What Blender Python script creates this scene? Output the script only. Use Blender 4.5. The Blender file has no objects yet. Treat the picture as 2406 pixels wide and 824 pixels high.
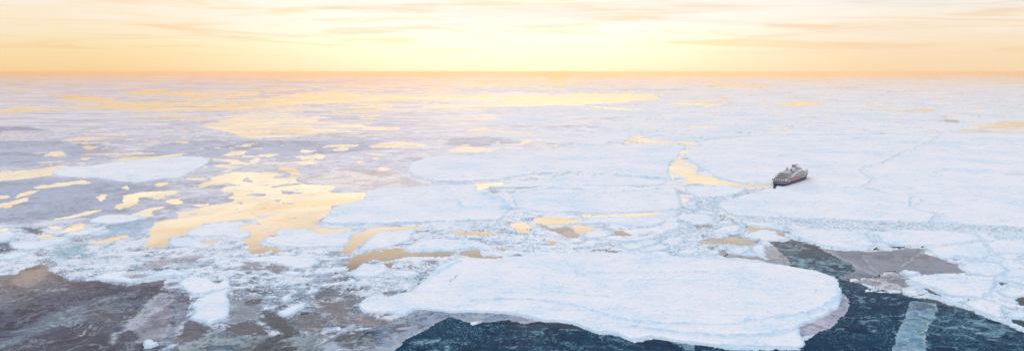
import bpy, bmesh, math, random
import numpy as np
from math import radians as R
random.seed(7); rng = np.random.default_rng(11)
S = bpy.context.scene
COL = S.collection

# ------------------------------------------------------------------ camera
CAMH = 185.0; F = 1888.0; CX = 1203.0; CY = 412.0; HY = 169.0
PITCH = math.atan((CY-HY)/F)
sp, cp = math.sin(PITCH), math.cos(PITCH)
cam = bpy.data.cameras.new('camera'); camo = bpy.data.objects.new('camera', cam); COL.objects.link(camo)
cam.sensor_width = 36; cam.lens = 36*F/2406; cam.clip_start = 1; cam.clip_end = 2.0e6
camo.location = (0, 0, CAMH); camo.rotation_euler = (math.pi/2-PITCH, 0, 0)
S.camera = camo
def unproj(px, py):
    u = (np.asarray(px, float)-CX)/F; v = (CY-np.asarray(py, float))/F
    dy = cp+v*sp; dz = v*cp-sp
    t = CAMH/(-dz)
    return u*t, dy*t
def proj(X, Y, Z=0.0):
    zc = Y*cp-(Z-CAMH)*sp; yc = Y*sp+(Z-CAMH)*cp
    return CX+F*X/zc, CY-F*yc/zc

# ------------------------------------------------------------------ noise
def _hash(ix, iy, seed):
    h = (ix.astype(np.int64)*374761393+iy.astype(np.int64)*668265263+seed*1442695041) & 0xffffffff
    h = ((h ^ (h >> 13))*1274126177) & 0xffffffff
    return (h ^ (h >> 16)) & 0xffffffff
def perlin(x, y, seed=0):
    x0 = np.floor(x); y0 = np.floor(y); fx = x-x0; fy = y-y0
    ix = x0.astype(np.int64); iy = y0.astype(np.int64)
    u = fx*fx*fx*(fx*(fx*6-15)+10); v = fy*fy*fy*(fy*(fy*6-15)+10)
    def g(dx, dy):
        a = _hash(ix+dx, iy+dy, seed)*(2*math.pi/4294967296.0)
        return np.cos(a)*(fx-dx)+np.sin(a)*(fy-dy)
    n0 = g(0, 0)*(1-u)+g(1, 0)*u; n1 = g(0, 1)*(1-u)+g(1, 1)*u
    return (n0*(1-v)+n1*v)*1.5
def sstep(a, b, x):
    t = np.clip((x-a)/(b-a), 0, 1); return t*t*(3-2*t)

# ------------------------------------------------------------------ sample lattice on the sea plane
FAST = False
xs = np.concatenate([np.arange(-560, -60, 10), np.arange(-60, 2470, 2.0), np.arange(2470, 2980, 10)])
ys = np.concatenate([HY+np.array([2.3, 3.0, 3.8, 4.6, 5.5, 6.4, 7.3, 8.2, 9.1, 10.0]), np.arange(HY+11, 330, 1.0), np.arange(330, 560, 1.25),
                     np.arange(560, 834, 1.5), np.arange(836, 960, 6.0), np.arange(964, 1240, 14.0)])
PX, PY = np.meshgrid(xs, ys); NY, NX = PX.shape
X, Y = unproj(PX, PY)
D = Y; MPP = D/F                       # metres per pixel across
KD = np.clip(D/CAMH, 2.5, 60)          # depth stretch
# perspective-banded noise: octaves fade out once they get smaller than the sampling
def bnoise(lams, amps, seed, minpx=3.0, maxpx=None, sx=1.0, X_=None, Y_=None, k=3.0):
    out = np.zeros_like(X)
    xx = X if X_ is None else X_; yy = Y if Y_ is None else Y_
    for i, (l, a) in enumerate(zip(lams, amps)):
        w = sstep(minpx, minpx*2.5, l/MPP)
        if maxpx: w = w*(1-sstep(maxpx, maxpx*3, l/MPP))
        if w.max() <= 0: continue
        out += a*w*perlin(xx/(l*sx)+17.3*i, yy/l-9.1*i, seed+i)
    return out
OCT = [2.5*2**i for i in range(13)]     # 2.5 m .. 10 km
def pfbm(seed, base_px, n=5, gain=0.55, sx=1.0, X_=None, Y_=None, lac=2.0):
    """fractal noise whose largest feature is about base_px pixels wide, blended between world octaves"""
    out = np.zeros_like(X); L = np.log2(np.maximum(base_px*MPP, 1.2)/1.0)
    lo = int(np.floor(L.min()))-n; hi = int(np.ceil(L.max()))+1
    xx = X if X_ is None else X_; yy = Y if Y_ is None else Y_
    norm = np.zeros_like(X)
    for o in range(lo, hi+1):
        d = L-o                        # how many octaves below the base
        w = np.where((d > -1) & (d <= 0), 1+d, np.where((d > 0) & (d < n), gain**d, 0))
        if w.max() <= 0: continue
        lam = 2.0**o
        rows = np.where(w.max(axis=1) > 0)[0]; a, b = rows[0], rows[-1]+1
        out[a:b] += w[a:b]*perlin(xx[a:b]/(lam*sx)+3.7*o, yy[a:b]/lam+1.3*o, seed+o+40)
        norm += w*w
    return out/np.sqrt(np.maximum(norm, 1e-6))*1.6      # roughly -1..1
# warp used to make every traced outline ragged
def warped(seed, amp=1.0):
    wx = np.zeros_like(X); wy = np.zeros_like(X)
    for i, l in enumerate(OCT):
        q = l/MPP
        w = sstep(2.0, 5.0, q)/(1+(q/26.0)**2)
        if w.max() < 1e-3: continue
        wx += w*l*0.30*amp*perlin(X/l+5.1*i, Y/l, seed+2*i); wy += w*l*0.30*amp*perlin(X/l, Y/l+7.7*i, seed+2*i+1)
    return proj(X+wx, Y+wy*1.5)
WX, WY = warped(100); 
def sdf(poly, wx=None, wy=None, margin=45):
    """signed distance in metres, positive inside"""
    wx = WX if wx is None else wx; wy = WY if wy is None else wy
    P = np.array(poly, float); c = P.mean(axis=0)
    kk = min(max(unproj(c[0], c[1])[1]/CAMH, 2.5), 14.0)
    out = np.full(X.shape, -1e4)
    y0, y1 = P[:, 1].min()-margin/kk*2-3, P[:, 1].max()+margin/kk*2+3; x0, x1 = P[:, 0].min()-margin, P[:, 0].max()+margin
    m = (wx > x0) & (wx < x1) & (wy > y0) & (wy < y1)
    if not m.any(): return out
    x = wx[m]; y = wy[m]*kk; Q = P*np.array([1, kk])
    d = np.full(x.shape, 1e18); ins = np.zeros(x.shape, bool)
    n = len(Q)
    for i in range(n):
        a = Q[i]; b = Q[(i+1) % n]; e = b-a; L2 = e@e
        if L2 == 0: continue
        t = np.clip(((x-a[0])*e[0]+(y-a[1])*e[1])/L2, 0, 1)
        d = np.minimum(d, (x-a[0]-t*e[0])**2+(y-a[1]-t*e[1])**2)
        c1 = (a[1] > y) != (b[1] > y)
        if e[1] != 0: ins ^= c1 & (x < e[0]*(y-a[1])/e[1]+a[0])
    d = np.sqrt(d)
    out[m] = np.where(ins, d, -d)*MPP[m]
    return out
def lined(pts, margin=60):
    """distance in px (depth un-foreshortened) to a polyline"""
    P = np.array(pts, float); c = P.mean(axis=0)
    kk = min(max(unproj(c[0], c[1])[1]/CAMH, 2.5), 9.0)
    out = np.full(X.shape, 1e4)
    m = (WX > P[:, 0].min()-margin) & (WX < P[:, 0].max()+margin) & (WY > P[:, 1].min()-margin/kk*2) & (WY < P[:, 1].max()+margin/kk*2)
    x = WX[m]; y = WY[m]*kk; Q = P*np.array([1, kk]); d = np.full(x.shape, 1e18)
    for a, b in zip(Q[:-1], Q[1:]):
        e = b-a; L2 = e@e
        t = np.clip(((x-a[0])*e[0]+(y-a[1])*e[1])/L2, 0, 1)
        d = np.minimum(d, (x-a[0]-t*e[0])**2+(y-a[1]-t*e[1])**2)
    out[m] = np.sqrt(d); return out

# ------------------------------------------------------------------ traced outlines, each in the coordinates of a survey sheet (origin, scale)
SH = dict(A=(0, 380, 3.4333), B=(400, 380, 3.4333), C=(0, 600, 3.679), D=(400, 600, 3.679), E=(800, 480, 3.4333), F=(1200, 440, 4.1208),
          G=(1560, 430, 4.12), H=(1926, 560, 3.1208), I=(0, 290, 5.0125), J=(460, 290, 5.0125), K=(0, 160, 4.01), L=(600, 160, 4.01),
          M=(1200, 160, 4.01), N=(1806, 160, 4.01), O=(930, 290, 3.3417), P=(1926, 380, 3.4333), Z=(0, 0, 1.0))
def pl(s):
    sh, pts = s.split(':'); ox, oy, sc = SH[sh.strip()]
    return [(ox+float(a)/sc, oy+float(b)/sc) for a, b in (q.split(',') for q in pts.split())]
WATER = '''A:-300,110 0,85 150,72 300,62 400,42 500,33 560,38 520,48 450,70 400,108 300,118 250,130 120,145 0,155 -300,190
A:270,205 330,190 400,188 450,170 560,165 600,180 560,190 430,205 300,218
A:580,160 640,150 740,168 700,178 600,178
A:120,285 180,250 260,232 305,232 270,255 190,275 130,292
A:-60,280 70,268 60,290 -60,304
A:-60,340 100,325 180,295 245,290 200,320 110,345 70,370 -60,368
A:795,290 820,260 860,265 850,295 820,318
A:990,300 1020,270 1120,250 1200,240 1400,232 1450,238 1400,262 1330,275 1280,300 1200,285 1120,280 1115,300 1090,340 1040,360 960,385 930,365 960,340 1010,335
A:1340,315 1420,300 1490,325 1440,340 1380,335
A:1080,425 1150,390 1240,370 1320,362 1290,380 1220,395 1205,420 1230,440 1180,445
A:500,570 560,525 620,500 690,505 660,540 580,565
A:405,525 450,515 500,525 480,540 410,538
A:310,600 350,583 420,585 440,610 380,615 320,615
A:720,650 830,630 930,605 1030,588 1040,605 960,625 850,648 760,658
A:1245,190 1290,170 1370,170 1310,190 1270,200
A:-40,550 60,530 90,545 30,560
A:430,465 560,440 700,400 820,385 800,400 650,435 560,455
A:995,210 1020,192 1045,205 1030,222
B:60,405 150,395 250,370 330,352 500,325 530,300 480,285 540,270 500,245 410,230 440,205 540,195 630,205 560,185 460,172 320,185 230,215 215,190 330,150 330,130 380,115 420,105 520,80 700,85 840,85 1020,120 1010,160 1100,183 1380,190 1270,235 1300,250 1420,250 1580,245 1570,300 1480,325 1420,340 1290,350 1300,400 1250,440 1190,470 1170,500 1200,525 1320,545 1430,530 1480,545 1400,560 1300,580 1200,585 1150,545 1050,540 850,560 840,590 790,590 750,610 710,640 740,680 800,690 870,700 905,715 860,735 800,710 750,740 640,735 640,670 580,635 640,610 650,580 600,560 550,540 560,515 620,500 740,505 690,460 600,462 400,485 290,495 180,540 110,590 60,600 0,600 -40,690 -180,690 -200,660 -150,600 -160,540 -120,490 0,465 70,455
B:0,295 60,300 120,325 60,345 0,335
B:180,345 300,335 310,350 240,360
B:110,140 240,130 320,135 200,148
B:230,650 380,628 380,650 320,665 260,665
B:-20,235 80,240 40,260 -20,255
B:860,50 990,40 1020,90 960,85
E:20,390 20,350 70,310 90,245 190,225 230,195 330,178 480,182 600,180 710,178 640,195 500,210 310,215 240,270 130,330 80,395 40,400
E:70,540 65,480 100,430 160,400 290,370 380,360 490,352 510,380 640,390 900,380 915,390 800,430 680,420 560,420 430,440 350,465 300,445 200,450 160,480 120,520
E:960,405 1000,375 1090,362 1130,380 1150,430 1050,425
E:1130,430 1300,415 1310,440 1200,443
E:890,215 910,205 1050,220 1150,210 1260,230 1290,245 1040,248 930,240
E:1340,160 1470,150 1520,170 1560,210 1490,228 1430,222 1420,190
E:1255,355 1340,355 1310,375
E:520,495 580,490 560,510
E:340,480 420,470 410,510
F:230,300 330,285 480,295 580,310 690,305 600,335 560,345 480,360 380,375 330,360 240,345
F:590,365 700,370 815,400 760,430 690,460 650,440 610,400
F:340,520 400,512 440,535 400,552
F:700,270 900,275 1100,262 1300,245 1410,240 1400,270 1250,285 1100,280 950,280 720,285
F:1640,110 1700,105 1730,125 1670,133
G:330,570 420,545 560,545 620,510 720,520 820,545 930,570 920,595 800,620 640,600 480,595 360,590
G:760,425 880,428 1000,435 1100,450 1150,480 1190,520 1130,515 1090,470 1000,455 900,470 830,470
Z:1810,567 1842,568 1859,562 1876,565 1900,571 1924,578 1945,592 1984,605 2009,621 2019,634 2000,653 1990,662 1964,653 1945,645 1926,637 1895,632 1870,629 1851,622 1827,600 1815,580
H:130,300 300,330 360,370 480,385 600,390 650,430 830,440 940,480 1080,520 1200,570 1330,620 1500,690 1900,860 1900,1300 -200,1300 -150,850 -110,760 0,670 80,620 170,560 210,500 170,460 160,380 120,310
H:1430,440 1500,430 1600,450 1600,510 1500,500 1450,490
H:1400,590 1500,600 1600,640 1600,680 1500,650 1420,620
H:1310,320 1390,325 1350,350
H:740,360 800,370 920,435 860,425
Z:925,830 960,795 1010,770 1048,742 1075,745 1110,765 1142,755 1199,742 1261,755 1343,760 1400,783 1420,788 1450,788 1487,806 1540,796 1606,808 1678,816 1740,824 1863,821 1900,824 1900,1000 800,1000 860,860
M:-60,265 200,262 540,262 600,235 700,235 900,243 1100,240 1340,245 1370,270 1430,290 1300,295 1150,305 1100,325 900,335 700,345 640,355 480,352 200,358 -60,358
L:1150,385 1550,380 1600,355 1870,345 2430,330 2430,360 2000,370 1580,388 1400,392
L:800,300 1050,275 1250,262 1500,268 2000,275 2250,238 2230,265 2406,270 2406,300 1900,305 1800,310 1500,300 1300,310 1000,330 500,340
K:-400,410 0,400 200,370 500,380 800,350 1100,320 1600,330 2406,320 2430,400 1800,410 1300,410 1000,385 640,385 300,410 0,420 -400,430
K:480,265 800,255 1080,295 1060,330 780,325 750,300
K:1100,230 1500,205 2430,225 2430,260 1900,285 1740,265 1300,250
K:1200,440 1800,455 2080,470 1900,490 1500,485
K:90,225 240,220 250,232 110,234
L:0,290 500,230 800,225 1000,260 700,320 450,330 0,380
L:-100,510 200,470 640,450 700,470 400,520 0,560
L:-300,440 -80,440 0,450 -200,480
J:60,20 400,-60 1200,-60 2000,30 2406,40 2406,80 1700,110 1200,150 800,170 600,170 300,80 60,40
J:300,380 420,330 600,322 560,360 440,380
J:1180,395 1400,375 1440,352 1530,390 1400,412 1220,410
J:1225,460 1430,455 1430,480 1230,480
J:280,435 420,420 560,450 630,490 480,470
J:630,430 750,420 740,450 660,455
J:980,540 1020,510 1150,510 1210,595 1150,590 1100,560
J:1230,340 1270,310 1440,320 1300,345
J:1500,285 1600,250 1910,250 1900,270 1620,275
J:1650,290 1720,280 1820,315 1740,315
J:2060,270 2200,225 2406,210 2640,240 2700,270 2640,285 2300,290 2100,285
J:1960,360 2200,350 2150,370
J:2110,540 2190,510 2320,535 2200,560
J:700,370 1000,360 860,395
I:510,380 600,335 720,325 780,365 640,385
I:950,285 1030,262 1160,275 1050,305
I:1190,300 1260,280 1330,295
I:950,430 1000,400 1060,405 1030,430
I:720,195 900,165 1430,160 1400,185 1000,195 780,212
I:780,235 1000,225 1250,228 1000,240
I:860,360 1400,350 1800,345 1800,360 1100,368
I:1390,410 1600,400 1850,390 2130,350 2120,380 1700,420 1430,438
I:2050,210 2210,210 2200,235 2100,230
I:30,130 300,125 290,145 40,150
I:970,115 1480,135 1480,150 1000,130
O:565,55 620,45 760,55 1180,65 1130,85 760,75 600,70
O:975,155 1040,118 1090,115 1060,140 1000,162
O:400,215 520,180 680,190 770,210 640,222 430,225
O:1800,115 1860,95 1940,95 1980,125 2200,140 2380,145 2330,185 2290,165 2200,152 1960,155 1850,135
O:2210,235 2290,195 2310,220 2290,240
O:2180,275 2230,262 2270,310 2380,350 2330,390 2406,415 2450,440 2450,470 2260,470 2285,430 2230,405 2160,380 2140,345 2200,300
Z:1640,412 1665,414 1690,423 1740,432 1800,436 1822,436 1826,445 1800,442 1740,438 1700,435 1650,432
O:620,470 850,465 830,490 740,492 680,520 640,515
N:-60,345 120,340 200,312 400,308 520,330 500,345 320,362 180,362 -60,357
N:490,190 560,177 800,188 620,200
N:900,350 1150,357 1060,380 1250,400 1450,425 1200,420 1000,405 820,402 1010,395 1040,370
N:1280,395 1480,378 1600,405 1880,428 1750,430 1560,415
N:2180,498 2406,495 2900,500 2900,600 2406,610 1900,605 1740,600 1800,580 2050,585 1980,548 1850,540 2000,530 2170,520
N:1310,565 1420,560 1560,585 1600,610 1550,610 1490,575
N:-40,565 140,565 270,578 200,598 100,580 -40,595
N:830,580 900,590 870,597
N:2070,310 2200,320 2090,324
N:1250,211 1500,211 1400,221
N:1060,148 1200,155 1080,161
N:1540,273 1700,281 1600,290
M:630,355 800,360 1100,380 1150,405 1400,425 1200,425 1120,400 900,375 700,362
M:1460,335 1600,328 1820,330 1980,350 1850,370 1760,350 1600,345
M:1650,300 1850,300 2080,290 1880,318 1780,320
M:1560,560 1700,535 1980,550 1850,565 1700,565
M:1210,545 1300,548 1240,560
M:1750,150 1980,138 2200,155 1900,160
M:2300,180 2430,165 2430,188
M:300,60 550,60 560,100 480,120 560,160 450,180 400,150 370,100'''
ISLES = '''B:575,150 620,115 680,165 620,165
B:820,125 880,95 1000,110 940,130 870,135
B:600,265 680,250 790,255 760,275 660,280
B:890,225 1000,240 1090,240 1060,262 920,262
B:780,205 850,190 1000,172 1080,180 960,192 840,208
B:690,435 800,425 870,418 780,450 720,458
B:820,310 920,297 880,325
B:530,320 590,320 575,352
B:1080,352 1200,352 1150,365
B:120,416 220,411 200,427
N:1960,578 2050,572 2280,578 2180,588 2050,588
H:330,395 470,400 600,395 590,375 470,365 330,375
Z:1560,222 1580,225 1590,232 1555,236'''
# thin young ice: name, outline, tint, wisps, label
THIN = [
 ('H:0,68 160,90 230,85 370,97 480,90 560,80 680,72 780,78 760,110 830,130 920,145 930,170 1010,190 1030,225 1100,258 1000,255 900,262 740,272 730,255 640,240 580,250 500,240 440,280 380,285 280,300 150,290 270,240 240,190 160,145 60,100', (.255,.275,.335), .15, 'smooth grey mauve sheet of new ice filling the notch at right below the ship floe'),
 ('Z:1972,688 1982,690 1995,713 1986,737 1950,768 1900,788 1880,793 1874,768 1935,742 1968,722', (.42,.42,.50), .35, 'pale mauve shelf of thin ice along the rounded right end of the big near floe'),
 ('Z:885,760 950,742 975,724 1015,716 1065,732 1142,734 1199,738 1262,752 1235,760 1190,750 1142,756 1100,756 1055,742 1010,766 960,792 925,824 840,840 830,800', (.30,.35,.42), .8, 'wispy blue grey thin ice under the left lower edge of the big near floe'),
 ('F:240,345 330,365 400,400 540,375 600,400 640,450 670,480 600,495 560,490 420,430 300,390', (.33,.29,.29), .2, 'brown grey wedge of thin ice between two gold pools at centre'),
 ('F:960,425 1080,420 1200,465 1100,475 1020,460', (.33,.29,.30), .1, 'small brown grey diamond of thin ice right of a white oval floe'),
 ('F:850,640 920,610 1050,610 1150,630 1080,640', (.30,.28,.28), .15, 'brown sliver of thin ice just beyond the far edge of the big near floe'),
 ('F:740,615 860,590 1000,590 900,610 800,625', (.45,.44,.48), .3, 'pale grey strip of thin ice left of a white slab beyond the big near floe'),
 ('F:1750,375 1978,365 1990,400 1800,405', (.36,.36,.37), .4, 'grey slush strip of thin ice under the round white floe below the channel'),
 ('G:380,500 440,520 560,530 640,505 720,490 770,480 730,520 610,515 560,545 430,545 370,535', (.40,.38,.42), .2, 'mauve strip of thin ice bordering the brown pool right of centre'),
 ('G:550,700 640,690 800,705 900,705 980,740 1000,770 900,745 700,730 580,720', (.38,.36,.41), .2, 'mauve tongue of thin ice along the far right edge of the big near floe'),
 ('G:380,630 480,610 620,650 640,690 540,712 520,655 440,650', (.40,.39,.43), .2, 'mauve patch of thin ice round a small oval floe'),
 ('F:1540,25 1600,25 1710,55 1640,65', (.40,.40,.44), .2, 'small grey lens of thin ice below the gold channel'),
 ('Z:700,425 760,400 850,395 930,405 975,425 1015,440 960,445 880,448 860,450 800,440', (.66,.62,.69), .35, 'pale mauve field of thin ice above the largest gold pool'),
 ('N:1600,490 1780,485 1790,510 1680,508', (.40,.38,.40), .0, 'small grey lens of thin ice at far right beside the right hand gold lead'),
 ('G:930,590 1000,600 1060,610 1130,680 1200,760 1220,820 1100,790 1000,770 980,720 990,650', (.38,.40,.45), .8, 'wispy pale thin ice between the green lead and the big near floe'),
 ('H:250,312 340,295 480,268 500,240 560,240 610,262 665,290 620,330 680,350 600,385 480,375 400,350 300,330', (.52,.50,.53), .7, 'pale crumpled thin ice separating the mauve sheet from the dark water'),
 ('H:665,465 835,465 850,500 830,600 770,680 780,760 760,900 500,900 530,830 570,700 640,560', (.22,.38,.46), .8, 'straight pale turquoise band of refrozen ice crossing the dark water at right'),
 ('D:80,770 200,760 300,700 360,650 480,650 620,690 800,690 870,680 800,740 720,790 690,824 640,960 100,960', (.24,.29,.31), .8, 'grey green wispy thin ice in the foreground below a blue white floe'),
 ('C:-500,180 0,170 120,165 220,110 350,75 425,90 420,130 560,190 640,215 900,220 1100,260 1300,225 1440,205 1400,290 1480,310 1640,350 1640,420 1600,560 1500,640 1520,760 1400,800 1450,1000 -600,1000', (.095,.108,.155), .6, 'broad dark mauve sheet of thin ice filling the bottom left foreground'),
]
FLOES = [
 ('Z:839,719 855,706 870,696 906,698 962,688 993,662 1029,626 1081,606 1142,608 1214,603 1369,594 1500,594 1606,606 1709,612 1801,619 1863,626 1915,637 1961,652 1974,665 1979,688 1971,724 1935,745 1879,768 1884,791 1896,812 1863,819 1812,817 1678,814 1606,806 1539,794 1487,801 1482,801 1446,786 1394,783 1343,760 1276,755 1214,739 1163,734 1060,734 1009,729 973,727 952,742 916,737 854,734', 1.0, 'huge smooth white snow floe filling the lower centre foreground'),
 ('Z:1612,342 1640,334 1700,325 1800,319 2000,318 2215,313 2185,335 2120,360 2070,385 2025,395 2022,405 2050,425 2024,440 2060,452 2140,465 2140,490 2200,506 2180,524 2100,521 2000,518 1900,515 1740,510 1715,505 1690,490 1682,485 1710,470 1800,446 1822,441 1826,434 1740,430 1690,420 1665,405 1640,392 1625,380 1605,360', 1.2, 'wide white floe in which the cruise ship is stuck'),
 ('Z:2200,313 2406,312 2950,314 2950,545 2406,538 2300,530 2160,524 2180,505 2120,498 2100,489 2130,474 2060,452 1990,440 2016,430 2012,416 1990,403 2035,388 2085,362 2150,337', 1.2, 'large white floe at the right edge beyond the long crooked snow ridge'),
 ('Z:960,385 1000,370 1050,363 1150,365 1250,355 1340,345 1480,340 1590,337 1610,345 1590,375 1572,385 1570,410 1580,425 1500,418 1400,408 1340,405 1250,412 1180,422 1080,430 1030,430 990,420 960,405', .9, 'long pinkish white floe at centre left of the gold channel'),
 ('Z:1120,440 1240,425 1340,412 1480,415 1570,428 1540,436 1420,437 1300,436 1200,440', .9, 'lens shaped white floe pinched between two blue ridges at centre'),
 ('Z:750,525 780,490 860,450 900,442 1020,437 1110,432 1130,435 1150,450 1190,475 1205,490 1170,520 1000,524 900,528 820,530 770,527', .9, 'broad white floe right of the largest gold pool'),
 ('Z:1200,462 1260,445 1350,442 1410,456 1500,448 1585,442 1600,470 1600,490 1520,498 1400,502 1280,500 1210,488', 1.0, 'broad white floe with a black crack along its near edge'),
 ('Z:1615,440 1690,437 1740,440 1755,442 1735,455 1700,462 1640,466 1612,450', .8, 'small white floe directly behind the ship below the gold channel'),
 ('I:600,590 640,555 820,510 1000,505 1200,480 1400,450 1700,420 2000,400 2200,390 2406,395 2480,440 2406,500 2250,570 2130,640 1900,650 1700,690 1580,700 1400,680 1200,650 1130,635 900,635 700,620', .8, 'smooth lavender floe at left beside a gold lead'),
 ('A:720,470 800,440 950,430 1080,430 1190,455 1000,490 870,502 730,490', .7, 'small flat white floe above a blue slush streak at left'),
 ('A:60,655 180,645 300,640 420,610 570,620 520,650 380,690 260,710 120,700', .7, 'flat white floe below a small gold pool near the left edge'),
 ('A:-300,770 0,770 80,735 180,728 240,740 200,765 80,800 0,795 -300,820', .7, 'white floe running off the left edge, nearest of the three there'),
 ('A:-300,565 90,560 140,590 60,640 0,650 -300,660', .7, 'white floe running off the left edge beyond dark rubble'),
 ('A:500,600 560,570 680,545 870,520 820,560 700,590', .6, 'narrow tilted pale floe beside a tan pool at left'),
 ('C:800,195 900,160 1090,130 1110,150 1060,190 1150,205 1300,180 1340,150 1480,120 1600,150 1640,190 1500,180 1300,200 1150,235 1000,225 820,215', .9, 'curved white floe rimming the far edge of the dark mauve sheet'),
 ('D:70,250 140,290 190,350 300,330 420,310 520,290 510,220 460,210 400,250 340,210 240,190 160,170 80,130 0,125 0,160 130,200', .9, 'ragged white floe just beyond the blue white foreground floe'),
 ('D:170,430 240,390 330,340 460,300 530,295 480,350 515,400 510,520 440,570 390,585 355,615 300,580 200,560 160,545 220,500 210,470', 1.2, 'thick blue white floe with a cracked near corner in the left foreground'),
 ('D:925,490 1000,460 1080,430 1180,415 1150,460 1080,500 1000,530 950,520', 1.0, 'slanted white floe pointing left amid dark foreground slush'),
 ('D:950,370 1010,345 1060,370 1010,395 960,395', .8, 'tiny white floe left of the slanted foreground floe'),
 ('D:1170,310 1230,292 1290,298 1230,325 1180,335', .8, 'tiny white oval floe beyond grey rubble in the left foreground'),
 ('D:960,155 1060,130 1160,145 1100,180 1010,175', .7, 'small white floe right of a brown patch at left'),
 ('D:640,20 900,0 1250,20 1290,60 1200,110 1080,110 900,70 700,60', .7, 'flat pale floe beyond a brown patch left of centre'),
 ('C:1230,770 1280,735 1340,740 1370,770 1320,800 1250,800', 1.4, 'small bright block of ice on the dark sheet at the bottom left'),
 ('E:70,565 190,475 260,490 400,530 330,570 230,595 120,590', .9, 'pointed white floe under the brown lead left of the big near floe'),
 ('E:390,565 470,535 600,540 640,570 560,590 440,585', .8, 'small rounded floe beside the pointed one left of the big near floe'),
 ('E:0,650 90,600 150,625 60,650', .8, 'little wedge floe left of the pointed white floe'),
 ('E:510,360 600,310 720,280 900,285 1100,300 1200,330 1240,370 1150,375 1040,350 960,370 760,380 640,385 520,370', .8, 'smooth white floe above the brown lead at centre'),
 ('E:310,220 480,215 600,200 560,290 420,340 250,370 140,390 200,310', .7, 'pale floe hugged by a curved tan lead'),
 ('B:110,580 250,510 400,490 560,482 680,510 660,570 640,600 560,625 430,600 250,605 140,600', .7, 'blue tinged floe enclosed by the largest gold pool'),
 ('B:840,570 900,550 1100,540 1200,585 1400,570 1460,590 1450,640 1400,680 1200,690 1000,690 900,680 740,650 780,610 860,600', .7, 'blue white floe on the near side of the largest gold pool'),
 ('B:0,620 150,610 220,640 320,665 340,690 250,700 0,680', .7, 'pale floe beside a small orange pool left of centre'),
 ('F:640,350 760,300 900,295 1000,290 1250,290 1420,280 1500,330 1440,370 1350,385 1150,380 900,350 700,365', .9, 'white floe just below the black crack at centre'),
 ('F:695,480 740,445 820,420 920,425 1000,460 880,485 760,500', .9, 'white oval floe between a gold pool and a brown diamond'),
 ('F:1450,545 1520,485 1690,490 1660,530 1580,570 1500,555', .9, 'white five sided floe at the end of a rubble band'),
 ('F:990,540 1150,540 1300,515 1400,515 1450,540 1250,590 1220,605 1130,605 1040,560', .9, 'white slab left of a thin dark crack beyond the big near floe'),
 ('F:1250,605 1450,555 1520,570 1530,600 1440,615 1300,630 1240,620', .9, 'white slab right of a thin dark crack beyond the big near floe'),
 ('F:1590,295 1650,265 1900,265 1978,300 1960,345 1860,368 1780,360 1680,330', .9, 'largest oval floe in the broken channel left of the ship floe'),
 ('F:1700,190 1800,185 1810,215 1750,225 1710,210', .7, 'tiny floe second from the far end of the broken channel'),
 ('F:1770,245 1850,228 1960,240 1970,262 1850,262', .7, 'narrow lens floe directly beyond the largest oval channel floe'),
 ('F:1690,150 1760,135 1810,160 1790,180 1720,178', .7, 'tiny floe right below the little gold pool of the channel'),
 ('F:1600,390 1640,365 1720,370 1740,390 1680,395', .7, 'little flat floe left of grey slush in the channel'),
 ('F:1590,630 1700,600 1860,610 1800,640 1780,665 1640,655', .8, 'flat white floe touching the far edge of the big near floe'),
 ('G:400,680 440,655 530,655 540,680 500,705 430,710', .8, 'small oval floe ringed by mauve ice beyond the big near floe'),
 ('G:620,650 700,620 820,635 810,670 700,695 640,680', .8, 'white floe left of the square one beyond the big near floe'),
 ('G:850,620 910,605 975,610 975,695 900,690 850,670', .9, 'square white floe at the tip of the green lead'),
 ('G:490,640 530,615 600,615 610,645 540,650', .7, 'tiny white floe below the brown pool'),
 ('G:330,600 460,598 430,625 350,620', .6, 'thin sliver floe at the left end of the brown pool'),
 ('G:740,515 820,490 930,460 1010,458 1090,475 1110,510 1190,530 1220,545 1120,565 950,555 870,545', .9, 'almond shaped white floe above the green lead'),
 ('G:945,570 1000,558 1030,570 990,585', .6, 'tiny oval floe at the left tip of the green lead'),
 ('G:460,465 540,440 640,415 720,405 745,440 700,465 600,500 480,490', .9, 'white floe above the mauve strip right of the channel'),
 ('G:515,385 560,370 640,368 650,385 600,400 520,400', .7, 'tiny rounded bar floe beside the tip of the ship floe'),
 ('Z:1740,520 1800,524 1850,530 1840,545 1880,562 1862,560 1830,540 1790,532 1750,528', .8, 'narrow white floe between the wide rubble ridge and a curved crack'),
 ('Z:1850,552 1870,540 2000,543 2040,558 2058,578 2040,588 1980,585 1930,577 1890,564', .9, 'white floe between the wide rubble ridge and the mauve sheet'),
 ('P:460,590 560,560 700,550 900,560 1150,570 1250,590 1320,630 1150,660 1000,680 800,680 600,680 500,650', 1.0, 'large smooth oval floe below the wide rubble ridge at right'),
 ('P:860,700 1000,690 1200,665 1320,650 1340,700 1400,760 1300,790 1100,775 1010,790 930,760', 1.0, 'white floe forming the ragged right shore of the mauve sheet'),
 ('P:1340,660 1480,630 1648,625 2400,640 2400,760 1648,740 1500,745 1400,750 1350,690', 1.0, 'white floe cut by the right edge below the wide rubble ridge'),
 ('H:660,290 900,262 1100,275 1190,285 1300,290 1290,340 1250,400 1190,440 1100,435 950,430 850,370 740,345 665,320', 1.1, 'smooth white floe with a straight right side above the dark water'),
 ('H:1030,225 1080,190 1300,180 1370,240 1340,280 1200,282 1100,258', 1.0, 'white floe right of the pointed end of the mauve sheet'),
 ('H:1040,490 1150,450 1280,470 1340,500 1350,590 1280,590 1150,540', 1.0, 'white floe on the right bank of the dark water'),
 ('H:590,245 640,233 740,250 700,277 640,268', .8, 'tiny white floe at the near edge of the mauve sheet'),
 ('H:1330,610 1400,600 1415,620 1360,628', 1.5, 'small white ice block at the right end of the dark water bank'),
 ('H:1380,560 1430,535 1500,535 2100,560 2100,640 1500,590 1420,595', .9, 'white floe at the right edge between two grey leads'),
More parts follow.
